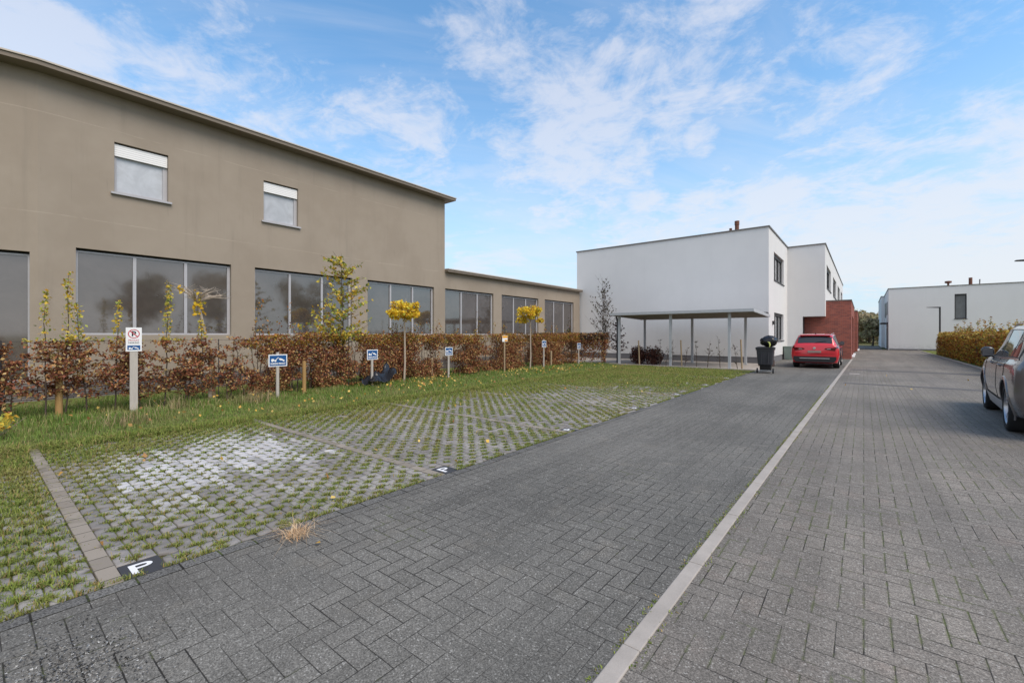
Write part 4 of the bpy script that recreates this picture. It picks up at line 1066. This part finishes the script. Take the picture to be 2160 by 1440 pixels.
# manhole covers
for x,y,w,l,lab in ((1.75,6.45,.5,.42,'pinkish concrete cover flush in the road near the grey car'),(-.28,21.4,.30,.42,'pale drain cover in the road beside the kerb, before the red car')):
    T=empty('manhole_cover',(x,y,0),label=lab,cat='manhole cover',group='covers in the road')
    mb=MB(); mb.box(-w/2,w/2,-l/2,l/2,-.03,.005); mb.obj('cover',M['kerb'] if y>10 else simple('pink_concrete',(.25,.19,.17),.85,.2,40),T)
    mb=MB()
    for a in ((-w/2-.02,-w/2,-l/2-.02,l/2+.02),(w/2,w/2+.02,-l/2-.02,l/2+.02),(-w/2,w/2,-l/2-.02,-l/2),(-w/2,w/2,l/2,l/2+.02)): mb.box(*a,-.03,.006)
    mb.obj('frame',M['coping'],T)
# street lamps
def lamp(x,y,lab,h=3.65,arm=.75):
    T=empty('street_lamp',(x,y,0),label=lab,cat='street lamp',group='slim black street lamps')
    mb=MB(); mb.box(-.05,.05,-.05,.05,0,h); mb.box(-.11,.11,-.11,.11,0,.03); mb.obj('post',M['lamp'],T,bevel=.008)
    mb=MB(); mb.add([(-.05,-.07,h-.09),(-.05,.07,h-.09),(-.05,.07,h-.002),(-.05,-.07,h-.002),(-arm,-.09,h-.035),(-arm,.09,h-.035),(-arm,.09,h-.012),(-arm,-.09,h-.012)],[(0,1,2,3),(4,7,6,5),(0,4,5,1),(1,5,6,2),(2,6,7,3),(3,7,4,0)]); mb.obj('lamp_head',M['lamp'],T)
lamp(4.56,46.8,'black street lamp at the far end of the orange hedge')
lamp(4.15,18.9,'black street lamp whose head reaches over the parked grey car')
# grit patch
n=1500; P=np.stack([rng.normal(-2.72,.22,n),rng.normal(.27,.16,n),np.full(n,.004)],1); sz=rng.uniform(.003,.009,n)
v=unit(rng.normal(size=(n,6,3)))*sz[:,None,None]+P[:,None,:]; v[:,:,2]=np.abs(v[:,:,2]); q=np.arange(n)*6
raw_mesh('grit',v.reshape(-1,3),[np.stack([q,q+1,q+2],1),np.stack([q,q+2,q+3],1),np.stack([q+3,q+4,q+5],1),np.stack([q+1,q+4,q+5],1)],material('grit_stone',lambda:dict(col=ramp(island(),[(0,(.05,.05,.05)),(.7,(.18,.18,.18)),(1,(.5,.5,.48))]))),kind='stuff',label='loose grey grit scattered on the dark lane',cat='grit')
# ------------------------------------------------------------------ far trees
def far_tree(x,y,h,r,lab,mat='tree_far',n=2600,leaf=.5):
    T=empty('broadleaf_tree',(x,y,0),label=lab,cat='tree',group='brownish trees at the end of the road')
    tr=MB(); tr.tube([(0,0,0),(.1,0,h*.25),(0,.1,h*.55)],[h*.035,h*.025,h*.012],7)
    for k in range(9):
        a=random.uniform(0,2*PI); b=Vector((.05,0,h*random.uniform(.22,.5))); e=b+Vector((math.cos(a)*r*.8,math.sin(a)*r*.8,h*random.uniform(.15,.4))); tr.tube([b,b.lerp(e,.5)+Vector((0,0,.2)),e],[h*.012,h*.007,h*.003],5,cap=False)
    tr.obj('trunk',M['bark'],T,smooth=True)
    C=[]
    for k in range(15):
        a=random.uniform(0,2*PI); rr=r*random.uniform(.1,.75); cz=h*random.uniform(.38,.85); c=np.array([math.cos(a)*rr,math.sin(a)*rr,cz]); s=r*random.uniform(.28,.5)
        v=unit(rng.normal(size=(n//15,3)))*(rng.random((n//15,1))**.45); C.append(v*np.array([s,s,s*.75])+c)
    C=np.concatenate(C); leaves('crown',C,rng.uniform(.5,1.1,len(C))*leaf*.55,M[mat],T,elong=1.3)
far_tree(.95,77.5,3.9,1.9,'spreading brown tree with visible trunk at the end of the road')
k=0
tl=['olive brown tree touching the brick garages on the skyline','brown tree behind the spreading one','dull green tree behind the spreading brown one','brown tree rising behind the far white house edge','grey brown tree deep behind the brick garages','bushy brown tree farthest along the road axis','brown bushy tree hidden mostly by the white house','dull bushy tree at the field edge']
for (x,y,h,r) in ((-7,96,5.8,4.0),(-1.5,99,5.6,3.8),(2.6,98,5.3,3.5),(7.5,102,6.,4.),(-13,104,6,4.5),(.8,106,6.3,4.5),(13,100,6,4.5),(-4,92,4.4,3)):
    far_tree(x,y,h,r,tl[k],leaf=.75); k+=1
mb=MB(); mb.box(2,14,89,93,0,2.0); mb.prism([(2,2.0),(14,2.0),(8,2.6)],89,93,axis='y'); mb.obj('far_shed',M['white2'],label='low pale shed glimpsed beyond the trees at the end of the road',cat='shed')

n=22000; x=rng.uniform(-40,60,n); y=rng.uniform(108,118,n); z=rng.uniform(0,1,n)**.8*(4.6+1.5*vnoise(x,0*x,.15,51))
leaves('far_thicket',np.stack([x,y,z],1),rng.uniform(.3,.6,n),M['tree_far'],kind='stuff',label='olive brown thicket closing the view behind the trees',cat='thicket')

el=['bare crowned olive tree east of the road, seen only mirrored in the hall windows','brown tree east of the road, second of the mirrored ones','olive brown tree east of the road, third of the mirrored ones','tall brown tree east of the road near the forecourt','wide brown tree far east of the road']
for i,(x,y,h,r) in enumerate(((27,11,8.5,3.2),(31,19.5,10,3.6),(29,2.,9,3.2),(33,31,10.5,4.2),(38,-8,11,4.5))): far_tree(x,y,h,r,el[i],leaf=.6,n=2200)
# ------------------------------------------------------------------ cars
ST_SUV=[ # y, zb, wb, zm, wm, zsh, wsh, zg, wg, zt, wt, zc
(-2.33,.46,.68,.62,.79,.92,.79,1.04,.74,1.07,.62,1.08),
(-2.30,.40,.77,.62,.87,.95,.86,1.08,.80,1.14,.66,1.15),
(-2.20,.33,.85,.62,.93,.98,.91,1.11,.845,1.34,.68,1.36),
(-2.02,.28,.87,.62,.94,1.0,.925,1.12,.86,1.53,.69,1.56),
(-1.75,.26,.88,.62,.945,1.0,.93,1.12,.87,1.60,.695,1.63),
(-1.2,.25,.88,.62,.945,1.0,.93,1.11,.875,1.63,.70,1.66),
(-.5,.21,.88,.62,.945,1.0,.93,1.09,.875,1.64,.70,1.67),
(-.05,.21,.88,.62,.945,1.0,.93,1.09,.875,1.61,.695,1.64),
(.25,.21,.88,.62,.945,1.0,.93,1.09,.875,1.52,.69,1.555),
(.62,.21,.88,.62,.945,.99,.925,1.085,.87,1.33,.70,1.36),
(.98,.22,.88,.62,.945,.98,.92,1.075,.86,1.15,.72,1.18),
(1.15,.22,.88,.62,.945,.97,.92,1.06,.85,1.11,.72,1.14),
(1.45,.22,.88,.61,.945,.95,.915,1.03,.84,1.07,.70,1.10),
(1.85,.23,.87,.60,.935,.87,.90,.96,.80,1.00,.62,1.035),
(2.10,.25,.83,.58,.89,.80,.85,.88,.75,.93,.56,.96),
(2.26,.30,.74,.56,.80,.74,.76,.80,.68,.84,.50,.86),
(2.33,.38,.62,.56,.68,.68,.65,.72,.58,.75,.44,.76)]
ST_HATCH=[
(-2.33,.40,.74,.60,.80,.90,.80,1.04,.76,1.07,.62,1.08),
(-2.31,.34,.80,.60,.88,.92,.87,1.06,.80,1.10,.66,1.11),
(-2.22,.28,.86,.60,.93,.95,.91,1.09,.83,1.20,.68,1.22),
(-2.05,.24,.88,.60,.945,.98,.925,1.10,.855,1.46,.66,1.49),
(-1.80,.22,.88,.61,.945,.98,.93,1.09,.865,1.58,.66,1.61)]+ST_SUV[5:]
def mono(xs,ys,x):
    xs=np.array(xs);ys=np.array(ys);h=np.diff(xs);d=np.diff(ys)/h;m=np.zeros(len(xs));m[0],m[-1]=d[0],d[-1]
    for i in range(1,len(xs)-1):
        m[i]=0 if d[i-1]*d[i]<=0 else 2*d[i-1]*d[i]/(d[i-1]+d[i])
    i=np.clip(np.searchsorted(xs,x)-1,0,len(h)-1); t=(x-xs[i])/h[i]
    return (2*t**3-3*t**2+1)*ys[i]+(t**3-2*t**2+t)*h[i]*m[i]+(-2*t**3+3*t**2)*ys[i+1]+(t**3-t**2)*h[i]*m[i+1]
class Shell:
    def __init__(s,st,L,W,H):
        s.k=(L/4.66,H/1.66,W/1.89); s.st=st; s.ys=[r[0] for r in st]
    def row(s,y):
        q=[float(mono(s.ys,[r[j] for r in s.st],y)) for j in range(1,12)]
        zb,wb,zm,wm,zsh,wsh,zg,wg,zt,wt,zc=q
        return [(0,zb),(wb*.9,zb),(wb,zb+.07),(wm,zm),(wsh,zsh),(wg,zg),(wt+(wg-wt)*.12,zt-(zt-zg)*.10),(wt-.07,zt+.0),(wt*.5,zt+(zc-zt)*.8),(0,zc)]
    def pt(s,y,u,side=1,off=0.):
        """u 0..9 along the section; smooth Catmull-Rom"""
        P=s.row(min(max(y,-2.33),2.33)); i=min(int(u),8); t=u-i
        def g(j): 
            if j<0: return (-P[1][0],P[1][1])
            if j>9: return (-P[8][0],P[8][1])
            return P[j]
        a,b,c,d=g(i-1),g(i),g(i+1),g(i+2); r=[]
        tau=.32
        for k in (0,1):
            m0=tau*(c[k]-a[k]); m1=tau*(d[k]-b[k])
            r.append((2*t**3-3*t**2+1)*b[k]+(t**3-2*t**2+t)*m0+(-2*t**3+3*t**2)*c[k]+(t**3-t**2)*m1)
        return Vector((side*r[0]*s.k[2], y*s.k[0], r[1]*s.k[1]))
    def nrm(s,y,u,side=1):
        e=.01; a=s.pt(y+e,u,side)-s.pt(y-e,u,side); b=s.pt(y,min(u+e*3,9),side)-s.pt(y,max(u-e*3,0),side)
        n=a.cross(b)*side; 
        return n.normalized()*(1 if n.length>0 else 0)
    def off(s,y,u,side,o):
        p=s.pt(y,u,side); n=s.nrm(y,u,side)
        c=Vector((0,p.y*.8,.75*s.k[1]))
        if n.dot(p-c)<0: n=-n
        return p+n*o
def patch(S,side,y0,y1,ua,ub,ny,nu,off=.004,thick=0):
    """surface patch; ua/ub functions of y"""
    V=[];F=[]
    for i in range(ny+1):
        y=y0+(y1-y0)*i/ny
        a=ua(y) if callable(ua) else ua; b=ub(y) if callable(ub) else ub
        for j in range(nu+1): V.append(S.off(y,a+(b-a)*j/nu,side,off))
    for i in range(ny):
        for j in range(nu): F.append((i*(nu+1)+j,(i+1)*(nu+1)+j,(i+1)*(nu+1)+j+1,i*(nu+1)+j+1))
    return V,F
def make_car(loc, rz, st, L,W,H, paint, rear_ax, front_ax, tyre_r, label, cladding, kind, cat='car'):
    T=empty(kind,loc,rz,label=label,cat=cat); S=Shell(st,L,W,H); ky,kz,kx=S.k
    # body
    ys=sorted(set(list(np.linspace(-2.33,2.33,90))+[r[0] for r in st])); us=list(np.linspace(0,9,46)); V=[];F=[];n=len(us)
    full=[(u,1) for u in us]+[(u,-1) for u in us[-2:0:-1]]; m=len(full)
    for y in ys:
        for u,sd in full: V.append(S.pt(y,u,sd))
    for i in range(len(ys)-1):
        for j in range(m): F.append((i*m+j,i*m+(j+1)%m,(i+1)*m+(j+1)%m,(i+1)*m+j))
    F.append(tuple(range(m-1,-1,-1))); F.append(tuple(range((len(ys)-1)*m,len(ys)*m)))
    mb=MB(); mb.add(V,F); body=mb.obj('body',[paint,M['black_trim']],None,smooth=True,angle=50)
    ar=tyre_r+.055; track=.80*kx
    for ya in (rear_ax,front_ax):
        c=MB(); c.lathe([(0,-1.2),(ar,-1.2),(ar,1.2),(0,1.2)],40,axis='x',c=(0,ya,tyre_r+.01)); 
        co=c.obj('cut',[M['black_trim'],M['black_trim']]); 
        for p in co.data.polygons: p.material_index=1
        b=body.modifiers.new('b','BOOLEAN'); b.operation='DIFFERENCE'; b.solver='EXACT'; b.object=co; b.material_mode='INDEX'
        bpy.context.view_layer.update()
        me=bpy.data.meshes.new_from_object(body.evaluated_get(bpy.context.evaluated_depsgraph_get())); body.modifiers.clear(); body.data=me; bpy.data.objects.remove(co)
    me=body.data
    me.materials.clear(); me.materials.append(paint); me.materials.append(M['black_trim'])
    # centre tunnel block so that the arches are not see-through
    body.parent=T
    mb=MB(); mb.box(-.58*kx,.58*kx,-2.0*ky,2.0*ky,.24*kz,.62*kz); mb.obj('underbody',M['black_trim'],T)
    # arch trims
    for ya in (rear_ax,front_ax):
        for sd in (1,-1):
            V=[];n=28;w=.045
            for k in range(n+1):
                a=PI*(-.12+1.24*k/n); 
                for rr,oo in ((ar-.012,.0),(ar-.006,.012),(ar+w,.010),(ar+w+.008,-.004)):
                    yy=ya+rr*math.cos(a); zz=tyre_r+.01+rr*math.sin(a)
                    # find u on the side with that z
                    lo,hi=1.6,4.9
                    for _ in range(18):
                        mid=(lo+hi)/2
                        if S.pt(yy/ky,mid,sd).z<zz: lo=mid
                        else: hi=mid
                    p=S.pt(yy/ky,lo,sd); V.append(Vector((p.x+sd*oo,yy,max(zz,.22*kz))))
            F=[(i*4+j,(i+1)*4+j,(i+1)*4+j+1,i*4+j+1) for i in range(n) for j in range(3)]
            mb=MB(); mb.add(V,F); mb.obj('wheel_arch',cladding,T,smooth=True,angle=60)
    # sills
    for sd in (1,-1):
        V,F=patch(S,sd,(rear_ax+ar)/ky,(front_ax-ar)/ky,1.2,2.45,20,4,.012); mb=MB(); mb.add(V,F); mb.obj('sill',cladding if cladding!=paint else M['silver'],T,smooth=True)
    # side glass with bright frame
    gl=lambda y: 5.12
    def top(y): 
        return 5.90
    segs=[(-1.98,-1.52),(-1.46,-.52),(-.44,.72)]
    for sd in (1,-1):
        V,F=patch(S,sd,-2.03,.92,5.02,5.98,60,5,.003); mb=MB(); mb.add(V,F); mb.obj('window_frame',M['black_trim'],T,smooth=True)
        V,F=patch(S,sd,-2.05,.95,4.97,5.06,60,1,.007); mb=MB(); mb.add(V,F)
        V,F=patch(S,sd,-2.05,.95,5.94,6.02,60,1,.007); mb.add(V,F); mb.obj('bright_trim',M['chrome'],T,smooth=True)
        for a,b in segs:
            V,F=patch(S,sd,a,b,gl,top,24,5,.006); mb=MB(); mb.add(V,F); mb.obj('side_window',M['carglass'],T,smooth=True)
        # seams
        def seam(path,w=.006):
            pts=[S.off(y,u,sd,.0015) for y,u in path]; mb=MB(); mb.tube(pts,w*.5,4); mb.obj('door_seam',M['seam'],T)
        fr=(front_ax-ar)/ky
        seam([(1.06,u) for u in np.linspace(2.5,4.95,10)]); seam([(-.48,u) for u in np.linspace(2.5,4.95,10)])
        seam([(-1.28+ (0 if u>3.6 else (3.6-u)*.22),u) for u in np.linspace(2.6,4.95,12)])
        seam([(y,2.5) for y in np.linspace(-1.04,1.06,20)])
        # crease
        V,F=patch(S,sd,-2.05,1.9,4.42,4.55,50,1,.006); 
        mb=MB(); mb.add(V,F); mb.obj('shoulder_crease',paint,T,smooth=True)
        for yh in (-.98,-.02):
            p=S.off(yh,3.98,sd,.028); q=S.off(yh+.20,3.98,sd,.028); a=S.off(yh-.03,3.98,sd,-.002); b=S.off(yh+.23,3.98,sd,-.002)
            mb=MB(); mb.tube([a,p,q,b],[.010,.013,.013,.010],8); mb.obj('door_handle',paint,T,smooth=True)
            V,F=patch(S,sd,yh+.02,yh+.18,3.86,3.98,4,2,.001); mb=MB(); mb.add(V,F); mb.obj('handle_recess',M['seam'],T)
        # mirror
        b=S.off(.62,5.02,sd,0); mv=MB()
        cx,cy,cz=b.x+sd*.075,b.y+.0,b.z+.075*kz
        VV=[];n1,n2=14,8
        for j in range(n2+1):
            p=PI*j/n2
            for i in range(n1):
                a=2*PI*i/n1; ex=.09*math.copysign(abs(math.cos(a)*math.sin(p))**.75,math.cos(a)); ez=.10*math.copysign(abs(math.sin(a)*math.sin(p))**.8,math.sin(a)); ey=-.085*math.cos(p) if math.cos(p)<0 else -.045*math.cos(p)
                VV.append((cx+ex,cy+ey,cz+ez))
        mv.add(VV,[(j*n1+i,j*n1+(i+1)%n1,(j+1)*n1+(i+1)%n1,(j+1)*n1+i) for j in range(n2) for i in range(n1)])
        mv.tube([b+Vector((0,0,.0)),Vector((cx-sd*.04,cy,cz-.05))],[.03,.022],6)
        mo=mv.obj('mirror',M['black_trim'] if cladding!=paint else M['paint_dark'],T,smooth=True,angle=60)
        g=MB(); g.poly([(cx-.07,cy-.047,cz-.07),(cx+.07,cy-.047,cz-.07),(cx+.07,cy-.047,cz+.07),(cx-.07,cy-.047,cz+.07)]); g.obj('mirror_glass',M['mirror'],mo)
        # roof rails
        pts=[S.off(y,6.75,sd,.035) for y in np.linspace(-1.7,.35,14)]; pts=[S.off(-1.8,6.75,sd,.0)]+pts+[S.off(.45,6.75,sd,.0)]
        mb=MB(); mb.tube(pts,.014,6); mb.obj('roof_rail',M['chrome'] if cladding==paint else M['silver'],T,smooth=True)
    # windscreen and rear glass (both halves in one mesh)
    for nm,y0,y1,ua in (('windscreen',.18,1.0,6.25),('rear_window',-2.26 if st is ST_SUV else -2.23,-2.02 if st is ST_SUV else -2.0,6.35)):
        mb=MB()
        for sd in (1,-1):
            V,F=patch(S,sd,y0,y1,ua,9,16,10,.005); mb.add(V,F)
        mb.obj(nm,M['carglass'],T,smooth=True)
    # wheels
    for ya in (rear_ax,front_ax):
        for sd in (1,-1):
            xo=sd*(.945*kx-.02); w=.235
            Wt=empty('wheel',(xo-sd*w/2,ya,tyre_r)); Wt.parent=T; o=sd
            mb=MB(); r=tyre_r; rr=r*.735; h=w/2
            mb.lathe([(rr,-h*.8),(rr*1.06,-h),(r*.93,-h*.98),(r*.985,-h*.8),(r,-h*.5),(r,h*.5),(r*.985,h*.8),(r*.93,h*.98),(rr*1.06,h),(rr,h*.8)],40,axis='x',close=True); mb.obj('tyre',M['tyre'],Wt,smooth=True,angle=50)
            mb=MB(); mb.lathe([(0,o*h*.15),(rr*.99,o*h*.15),(rr*.99,o*h*.1),(0,o*h*.1)],28,axis='x'); mb.obj('brake_disc',M['rim_dark'],Wt)
            mb=MB(); mb.lathe([(rr*.90,o*h*.70),(rr*.94,o*h*.92),(rr*1.01,o*h*.90),(rr*1.01,o*h*.2),(rr*.90,o*h*.2)],36,axis='x',close=True)
            mb.lathe([(0,o*h*.66),(rr*.16,o*h*.66),(rr*.2,o*h*.55),(rr*.2,o*h*.3)],16,axis='x')
            for k in range(5):
                for dd in (-.13,.13):
                    a=2*PI*k/5+.3; 
                    def Q(rad,ang,x): return (x,rad*math.cos(ang),rad*math.sin(ang))
                    r0,r1=rr*.14,rr*.93; a0,a1=a+dd*.9,a+dd*1.15; hw0,hw1=.16,.055
                    P=[Q(r0,a0-hw0,o*h*.62),Q(r0,a0+hw0,o*h*.62),Q(r1,a1+hw1,o*h*.78),Q(r1,a1-hw1,o*h*.78)]
                    P2=[Q(r0,a0-hw0,o*h*.3),Q(r0,a0+hw0,o*h*.3),Q(r1,a1+hw1,o*h*.45),Q(r1,a1-hw1,o*h*.45)]
                    mb.add(P+P2,[(0,1,2,3),(4,7,6,5),(0,4,5,1),(1,5,6,2),(2,6,7,3),(3,7,4,0)])
            mb.obj('rim',M['rim'],Wt,smooth=True,angle=30)
    # rear end
    def cap(pts,mat,name,y=-2.336,th=.012,both=True,parent=T):
        mb=MB()
        for sd in ((1,-1) if both else (1,)):
            mb.prism([(sd*x*kx,z*kz) for x,z in pts],(y-th)*ky,(y+.02)*ky,axis='y')
        return mb.obj(name,mat,parent,bevel=.004)
    if st is ST_HATCH:
        for sd in (1,-1):
            mb=MB(); V,F=patch(S,sd,-2.325,-2.06,4.18,4.82,10,4,.008); mb.add(V,F)
            mb.prism([(sd*x*kx,z*kz) for x,z in ((.80,1.0),(.42,.965),(.38,.915),(.50,.885),(.78,.84),(.81,.92))],-2.345*ky,-2.31*ky,axis='y')
            tl=mb.obj('tail_light',M['tail_red'],T,smooth=True)
            mb=MB(); mb.prism([(sd*x*kx,z*kz) for x,z in ((.62,.945),(.48,.935),(.48,.915),(.62,.925))],-2.35*ky,-2.344*ky,axis='y'); mb.obj('reverse_light',M['tail_clear'],tl)
        cap([(-.74,.30),(.74,.30),(.84,.42),(.83,.57),(-.83,.57),(-.84,.42)],M['black_trim'],'lower_bumper',y=-2.345,both=False)
        cap([(-.56,.46),(.56,.46),(.60,.50),(-.60,.50)],M['silver'],'bumper_trim',y=-2.36,both=False)
        cap([(-.26,.745),(.26,.745),(.26,.845),(-.26,.845)],M['plate'],'licence_plate',y=-2.345,both=False)
        cap([(.06*math.cos(t),.965+.055*math.sin(t)) for t in np.linspace(0,2*PI,17)[:-1]],M['chrome'],'emblem',y=-2.345,both=False)
        cap([(-.76,.70),(.76,.70),(.76,.706),(-.76,.706)],M['seam'],'tailgate_seam',y=-2.337,th=.003,both=False)
        mb=MB(); mb.box(-.60*kx,.60*kx,-2.10*ky,-1.84*ky,1.555*kz,1.59*kz); mb.obj('roof_spoiler',paint,T,bevel=.01)
        mb=MB(); mb.tube([S.off(-2.22,8.9,1,.02),S.off(-2.17,7.6,1,.02)],.009,5); mb.obj('rear_wiper',M['black_trim'],T)
        mb=MB(); mb.tube([S.off(-1.6,9,1,0),S.off(-1.66,9,1,.06)],[.03,.012],6); mb.obj('aerial',M['black_trim'],T)
    else:
        for sd in (1,-1):
            mb=MB(); mb.prism([(sd*x*kx,z*kz) for x,z in ((.74,.98),(.34,.94),(.34,.86),(.74,.84))],-2.345*ky,-2.31*ky,axis='y'); mb.obj('tail_light',M['tail_red'],T,smooth=True)
        cap([(-.68,.42),(.68,.42),(.74,.52),(-.74,.52)],M['black_trim'],'lower_bumper',y=-2.34,both=False)
        cap([(-.26,.60),(.26,.60),(.26,.71),(-.26,.71)],M['plate'],'licence_plate',y=-2.345,both=False)
    for sd in (1,-1):
        V,F=patch(S,sd,2.08,2.31,3.6,4.5,8,4,.008); mb=MB(); mb.add(V,F); mb.obj('headlight',M['tail_clear'],T,smooth=True)
    mb=MB(); mb.prism([(-.45,.52),(.45,.52),(.52,.70),(-.52,.70)],2.325*ky,2.345*ky,axis='y'); mb.obj('grille',M['black_trim'],T)
    return T
make_car((2.75,11.56,0),R(-3.7),ST_SUV,4.66,1.89,1.68,M['paint_grey'],-1.38,1.40,.372,'taupe grey SUV facing away with silver wheels, on the road',M['paint_grey'],'parked_car')
make_car((-1.72,25.95,0),R(0),ST_HATCH,4.38,1.80,1.56,M['paint_red'],-1.32,1.32,.34,'bright red hatchback parked before the brick garage wall',M['black_trim'],'parked_car')
make_car((9.6,30.5,0),R(12),ST_SUV,4.6,1.85,1.70,M['paint_dark'],-1.42,1.40,.35,'dark car with only its roof visible behind the orange hedge',M['black_trim'],'parked_car')

# ------------------------------------------------------------------ camera, light, sky
cam=bpy.data.cameras.new('camera'); co=bpy.data.objects.new('camera',cam); COL.objects.link(co); SC.camera=co
co.location=(0,0,1.5); co.rotation_euler=(R(90),0,R(38.7)); cam.sensor_width=36; cam.lens=926/2160*36; cam.shift_y=-14/2160; cam.clip_end=4000; cam.clip_start=.05
YAW=R(38.7)
def pdir(u,v):
    a,b=(u-1080)/926,-(v-706)/926; fx,fy=-math.sin(YAW),math.cos(YAW); rx,ry=math.cos(YAW),math.sin(YAW)
    return Vector((fx+rx*a,fy+ry*a,b)).normalized()
SUN_AZ=R(100); SUN_EL=R(52)      # azimuth clockwise from +Y
sd=Vector((math.sin(SUN_AZ)*math.cos(SUN_EL),math.cos(SUN_AZ)*math.cos(SUN_EL),math.sin(SUN_EL)))
ld=bpy.data.lights.new('sun','SUN'); ld.energy=SUN_E; ld.angle=R(42); ld.color=(1,.87,.74)
lo=bpy.data.objects.new('sun',ld); COL.objects.link(lo); lo.rotation_euler=sd.to_track_quat('Z','Y').to_euler()
W=bpy.data.worlds.new('World'); SC.world=W; W.use_nodes=True; nt=W.node_tree; X.tree=nt
bg=nt.nodes['Background']; sky=nt.nodes.new('ShaderNodeTexSky'); sky.sky_type='NISHITA'; sky.sun_disc=False
sky.sun_elevation=SUN_EL; sky.sun_rotation=SUN_AZ; sky.altitude=0; sky.air_density=1.0; sky.dust_density=.6; sky.ozone_density=1.6
g=coords('Generated'); dx,dy,dz=sep(g); zz=dz.max(.0)
ux,uy=dx/(zz+.16),dy/(zz+.16)
# rotate plane coordinates so that wisps run up-right of the view
ca,sa=math.cos(R(55)),math.sin(R(55)); a=ux*ca+uy*sa; b=uy*ca-ux*sa
w1=noise(comb(a*.42,b*1.5,0.),1.5,7,.62,.9); w2=noise(comb(a*1.0,b*1.1,3.),.8,4,.55,.4); w3=noise(comb(ux,uy,8.),4.2,7,.68,.5)
veil=(w1*.6+w2*.55).ss(.46,.78)
def blob(u,v,r,s=1.):
    d=pdir(u,v); k=(X.op('ADD',X.op('ADD',dx*d.x,dy*d.y),dz*d.z)); return (k.ss(math.cos(r),1.0))*s
low=dz.ss(.42,.02)
puffs=None; w4_=noise(comb(ux,uy,5.),1.7,5,.6,.8)
for (u,v,r,s) in ((60,95,.10,.9),(160,110,.07,.7),(880,270,.16,.8),(760,300,.15,.6),(1230,300,.20,.85),(1100,340,.14,.7),(1360,425,.06,.8),(1480,290,.05,.75),(1180,430,.10,.7),(1530,395,.06,.5),(1300,330,.12,.7),
   (560,260,.26,.40),(350,180,.2,.25),(1330,160,.26,.55),(1100,90,.25,.45),(1640,60,.2,.45),(1620,480,.14,1.0),(1780,500,.16,1.15),(1950,500,.16,1.15),(2120,490,.2,1.1),(2080,380,.2,.7),(1500,470,.12,.7),(1350,520,.14,.7),(2000,180,.3,.45)):
    q=blob(u,v,r,s); puffs=q if puffs is None else puffs.max(q)
w5=noise(comb(ux,uy,1.),13.,5,.65,.8)
puff=((puffs*1.0)+((w3-.5)*2.3+(w4_-.5)*1.9+(w5-.5)*.8)*puffs.ss(.0,.22)).ss(.16,1.10)
zx,zy=dx/(zz+.07),dy/(zz+.07)
w4=noise(comb(zx,zy,2.),1.1,6,.62,.3)
lowc=(w4.ss(.50,.66))*dz.ss(.50,.22)*dz.ss(.0,.05)
vd=pdir(1080,500); back=(dx*vd.x+dy*vd.y).ss(.15,-.5)*.7  # unseen cloud added behind the camera to neutralise the light
cover=(veil*.40).max(puff*.63).max(lowc*.5).max(back).clamp()
base=mix(1.,sky.outputs[0],SKY_TINT,'MULTIPLY')
hor=dz.ss(.52,.02)*.86
base=mix(hor,base,HAZE_C)
col=mix(cover,base,mix(dz.ss(.40,.08),CLOUD_C,(5.15,4.95,5.0)))
X.tree.links.new(col,bg.inputs['Color']); bg.inputs['Strength'].default_value=SKY_S
SC.view_settings.view_transform='Standard'; SC.view_settings.look='None'; SC.view_settings.exposure=EXPO; SC.view_settings.gamma=1
SC.view_settings.use_curve_mapping=False
SC.cycles.max_bounces=6
